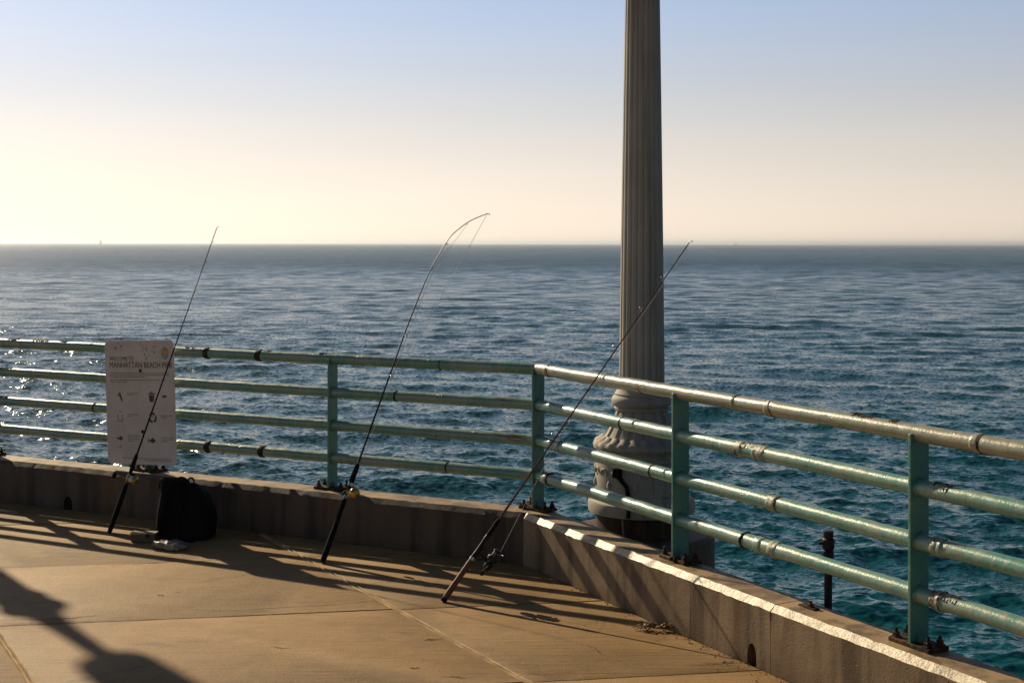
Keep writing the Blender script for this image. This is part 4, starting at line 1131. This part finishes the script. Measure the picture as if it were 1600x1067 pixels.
b.tube([wq + Vector((-.03, -.01, .01)), wq + Vector((-.05, -.03, .006)), wq + Vector((-.06, -.035, .003)), wq + Vector((-.045, -.05, .003))], [.003, .003, .002, .001], 6); b.build('stalk', M['weed'], r)

# ------------------------------------------------------------------ boats on the horizon
SEA = -6.3
q = at_depth(157.5, 380, 5200); q.z = SEA
r = thing('sailboat', tuple(q), 'pale sailing boat far out on the horizon at the left', 'sailboat')
b = MB(); vs = []
for i, (x, wd, z0) in enumerate(((-7, 1.6, 0.2), (-3, 2.2, -0.4), (2, 2.1, -0.4), (7, 0.15, 0.3))):
    vs += [q + Vector((x, -wd, 1.9)), q + Vector((x, wd, 1.9)), q + Vector((x, wd*0.5, z0)), q + Vector((x, -wd*0.5, z0))]
b.add(vs, [(4*i+j, 4*i+(j+1) % 4, 4*i+4+(j+1) % 4, 4*i+4+j) for i in range(3) for j in range(4)] + [(0, 1, 2, 3), (12, 15, 14, 13)]); b.build('hull', M['sail'], r)
b = MB(); b.tube([q + UP*1.5, q + UP*25], 0.15, 6); b.build('mast', M['hull'], r)
b = MB(); b.prism([q + Vector((-0.3, 0, 3)), q + Vector((-6.5, -1, 3)), q + Vector((-0.3, 0, 24.5))], (0, 0.1, 0)); b.build('sail', M['sail'], r, smooth=False)
b = MB(); b.prism([q + Vector((0.3, 0, 22)), q + Vector((6.5, -0.5, 2.5)), q + Vector((0.8, 0.8, 3.0))], (0, 0.1, 0)); b.build('sail', M['sail'], r, smooth=False)
q = at_depth(1150, 381, 5200); q.z = SEA
r = thing('motor_boat', tuple(q), 'tiny grey motor boat on the horizon right of the lamp post', 'boat')
b = MB(); vs = []
for (x, wd, z1) in ((-5.5, 1.6, 2.6), (-1, 2.0, 2.6), (3, 1.6, 3.0), (6, 0.2, 3.8)):
    vs += [q + Vector((x, -wd, z1)), q + Vector((x, wd, z1)), q + Vector((x, wd*.6, -.4)), q + Vector((x, -wd*.6, -.4))]
b.add(vs, [(4*i+j, 4*i+(j+1) % 4, 4*i+4+(j+1) % 4, 4*i+4+j) for i in range(3) for j in range(4)] + [(0, 1, 2, 3), (12, 15, 14, 13)]); b.build('hull', M['hull'], r)
b = MB(); b.box(q + Vector((-1, 0, 5.6)), (X1, Vector((0, 1, 0)), UP), (2.6, 1.3, 3.0)); b.build('cabin', M['hull'], r, bevel=0.2)
b = MB(); b.tube([q + Vector((-1, 0, 8)), q + Vector((-1, 0, 12))], 0.2, 6); b.build('mast', M['hull'], r)

# ------------------------------------------------------------------ sea haze
hz = bpy.data.materials.new('sea_haze'); hz.use_nodes = True; hn = hz.node_tree.nodes; hn.clear()
ho = hn.new('ShaderNodeOutputMaterial'); hv = hn.new('ShaderNodeVolumePrincipled')
hv.inputs['Color'].default_value = (0.88, 0.94, 1.0, 1); hv.inputs['Density'].default_value = HAZE_DENSITY; hv.inputs['Anisotropy'].default_value = 0.6
hz.node_tree.links.new(hv.outputs[0], ho.inputs['Volume'])
b = MB(); b.box((0, 0, 7.5), (X1, Vector((0, 1, 0)), UP), (40000, 40000, 15.0))
tag(b.build('haze', hz, None, smooth=False), 'thin pale haze over the sea', None, None, 'stuff')
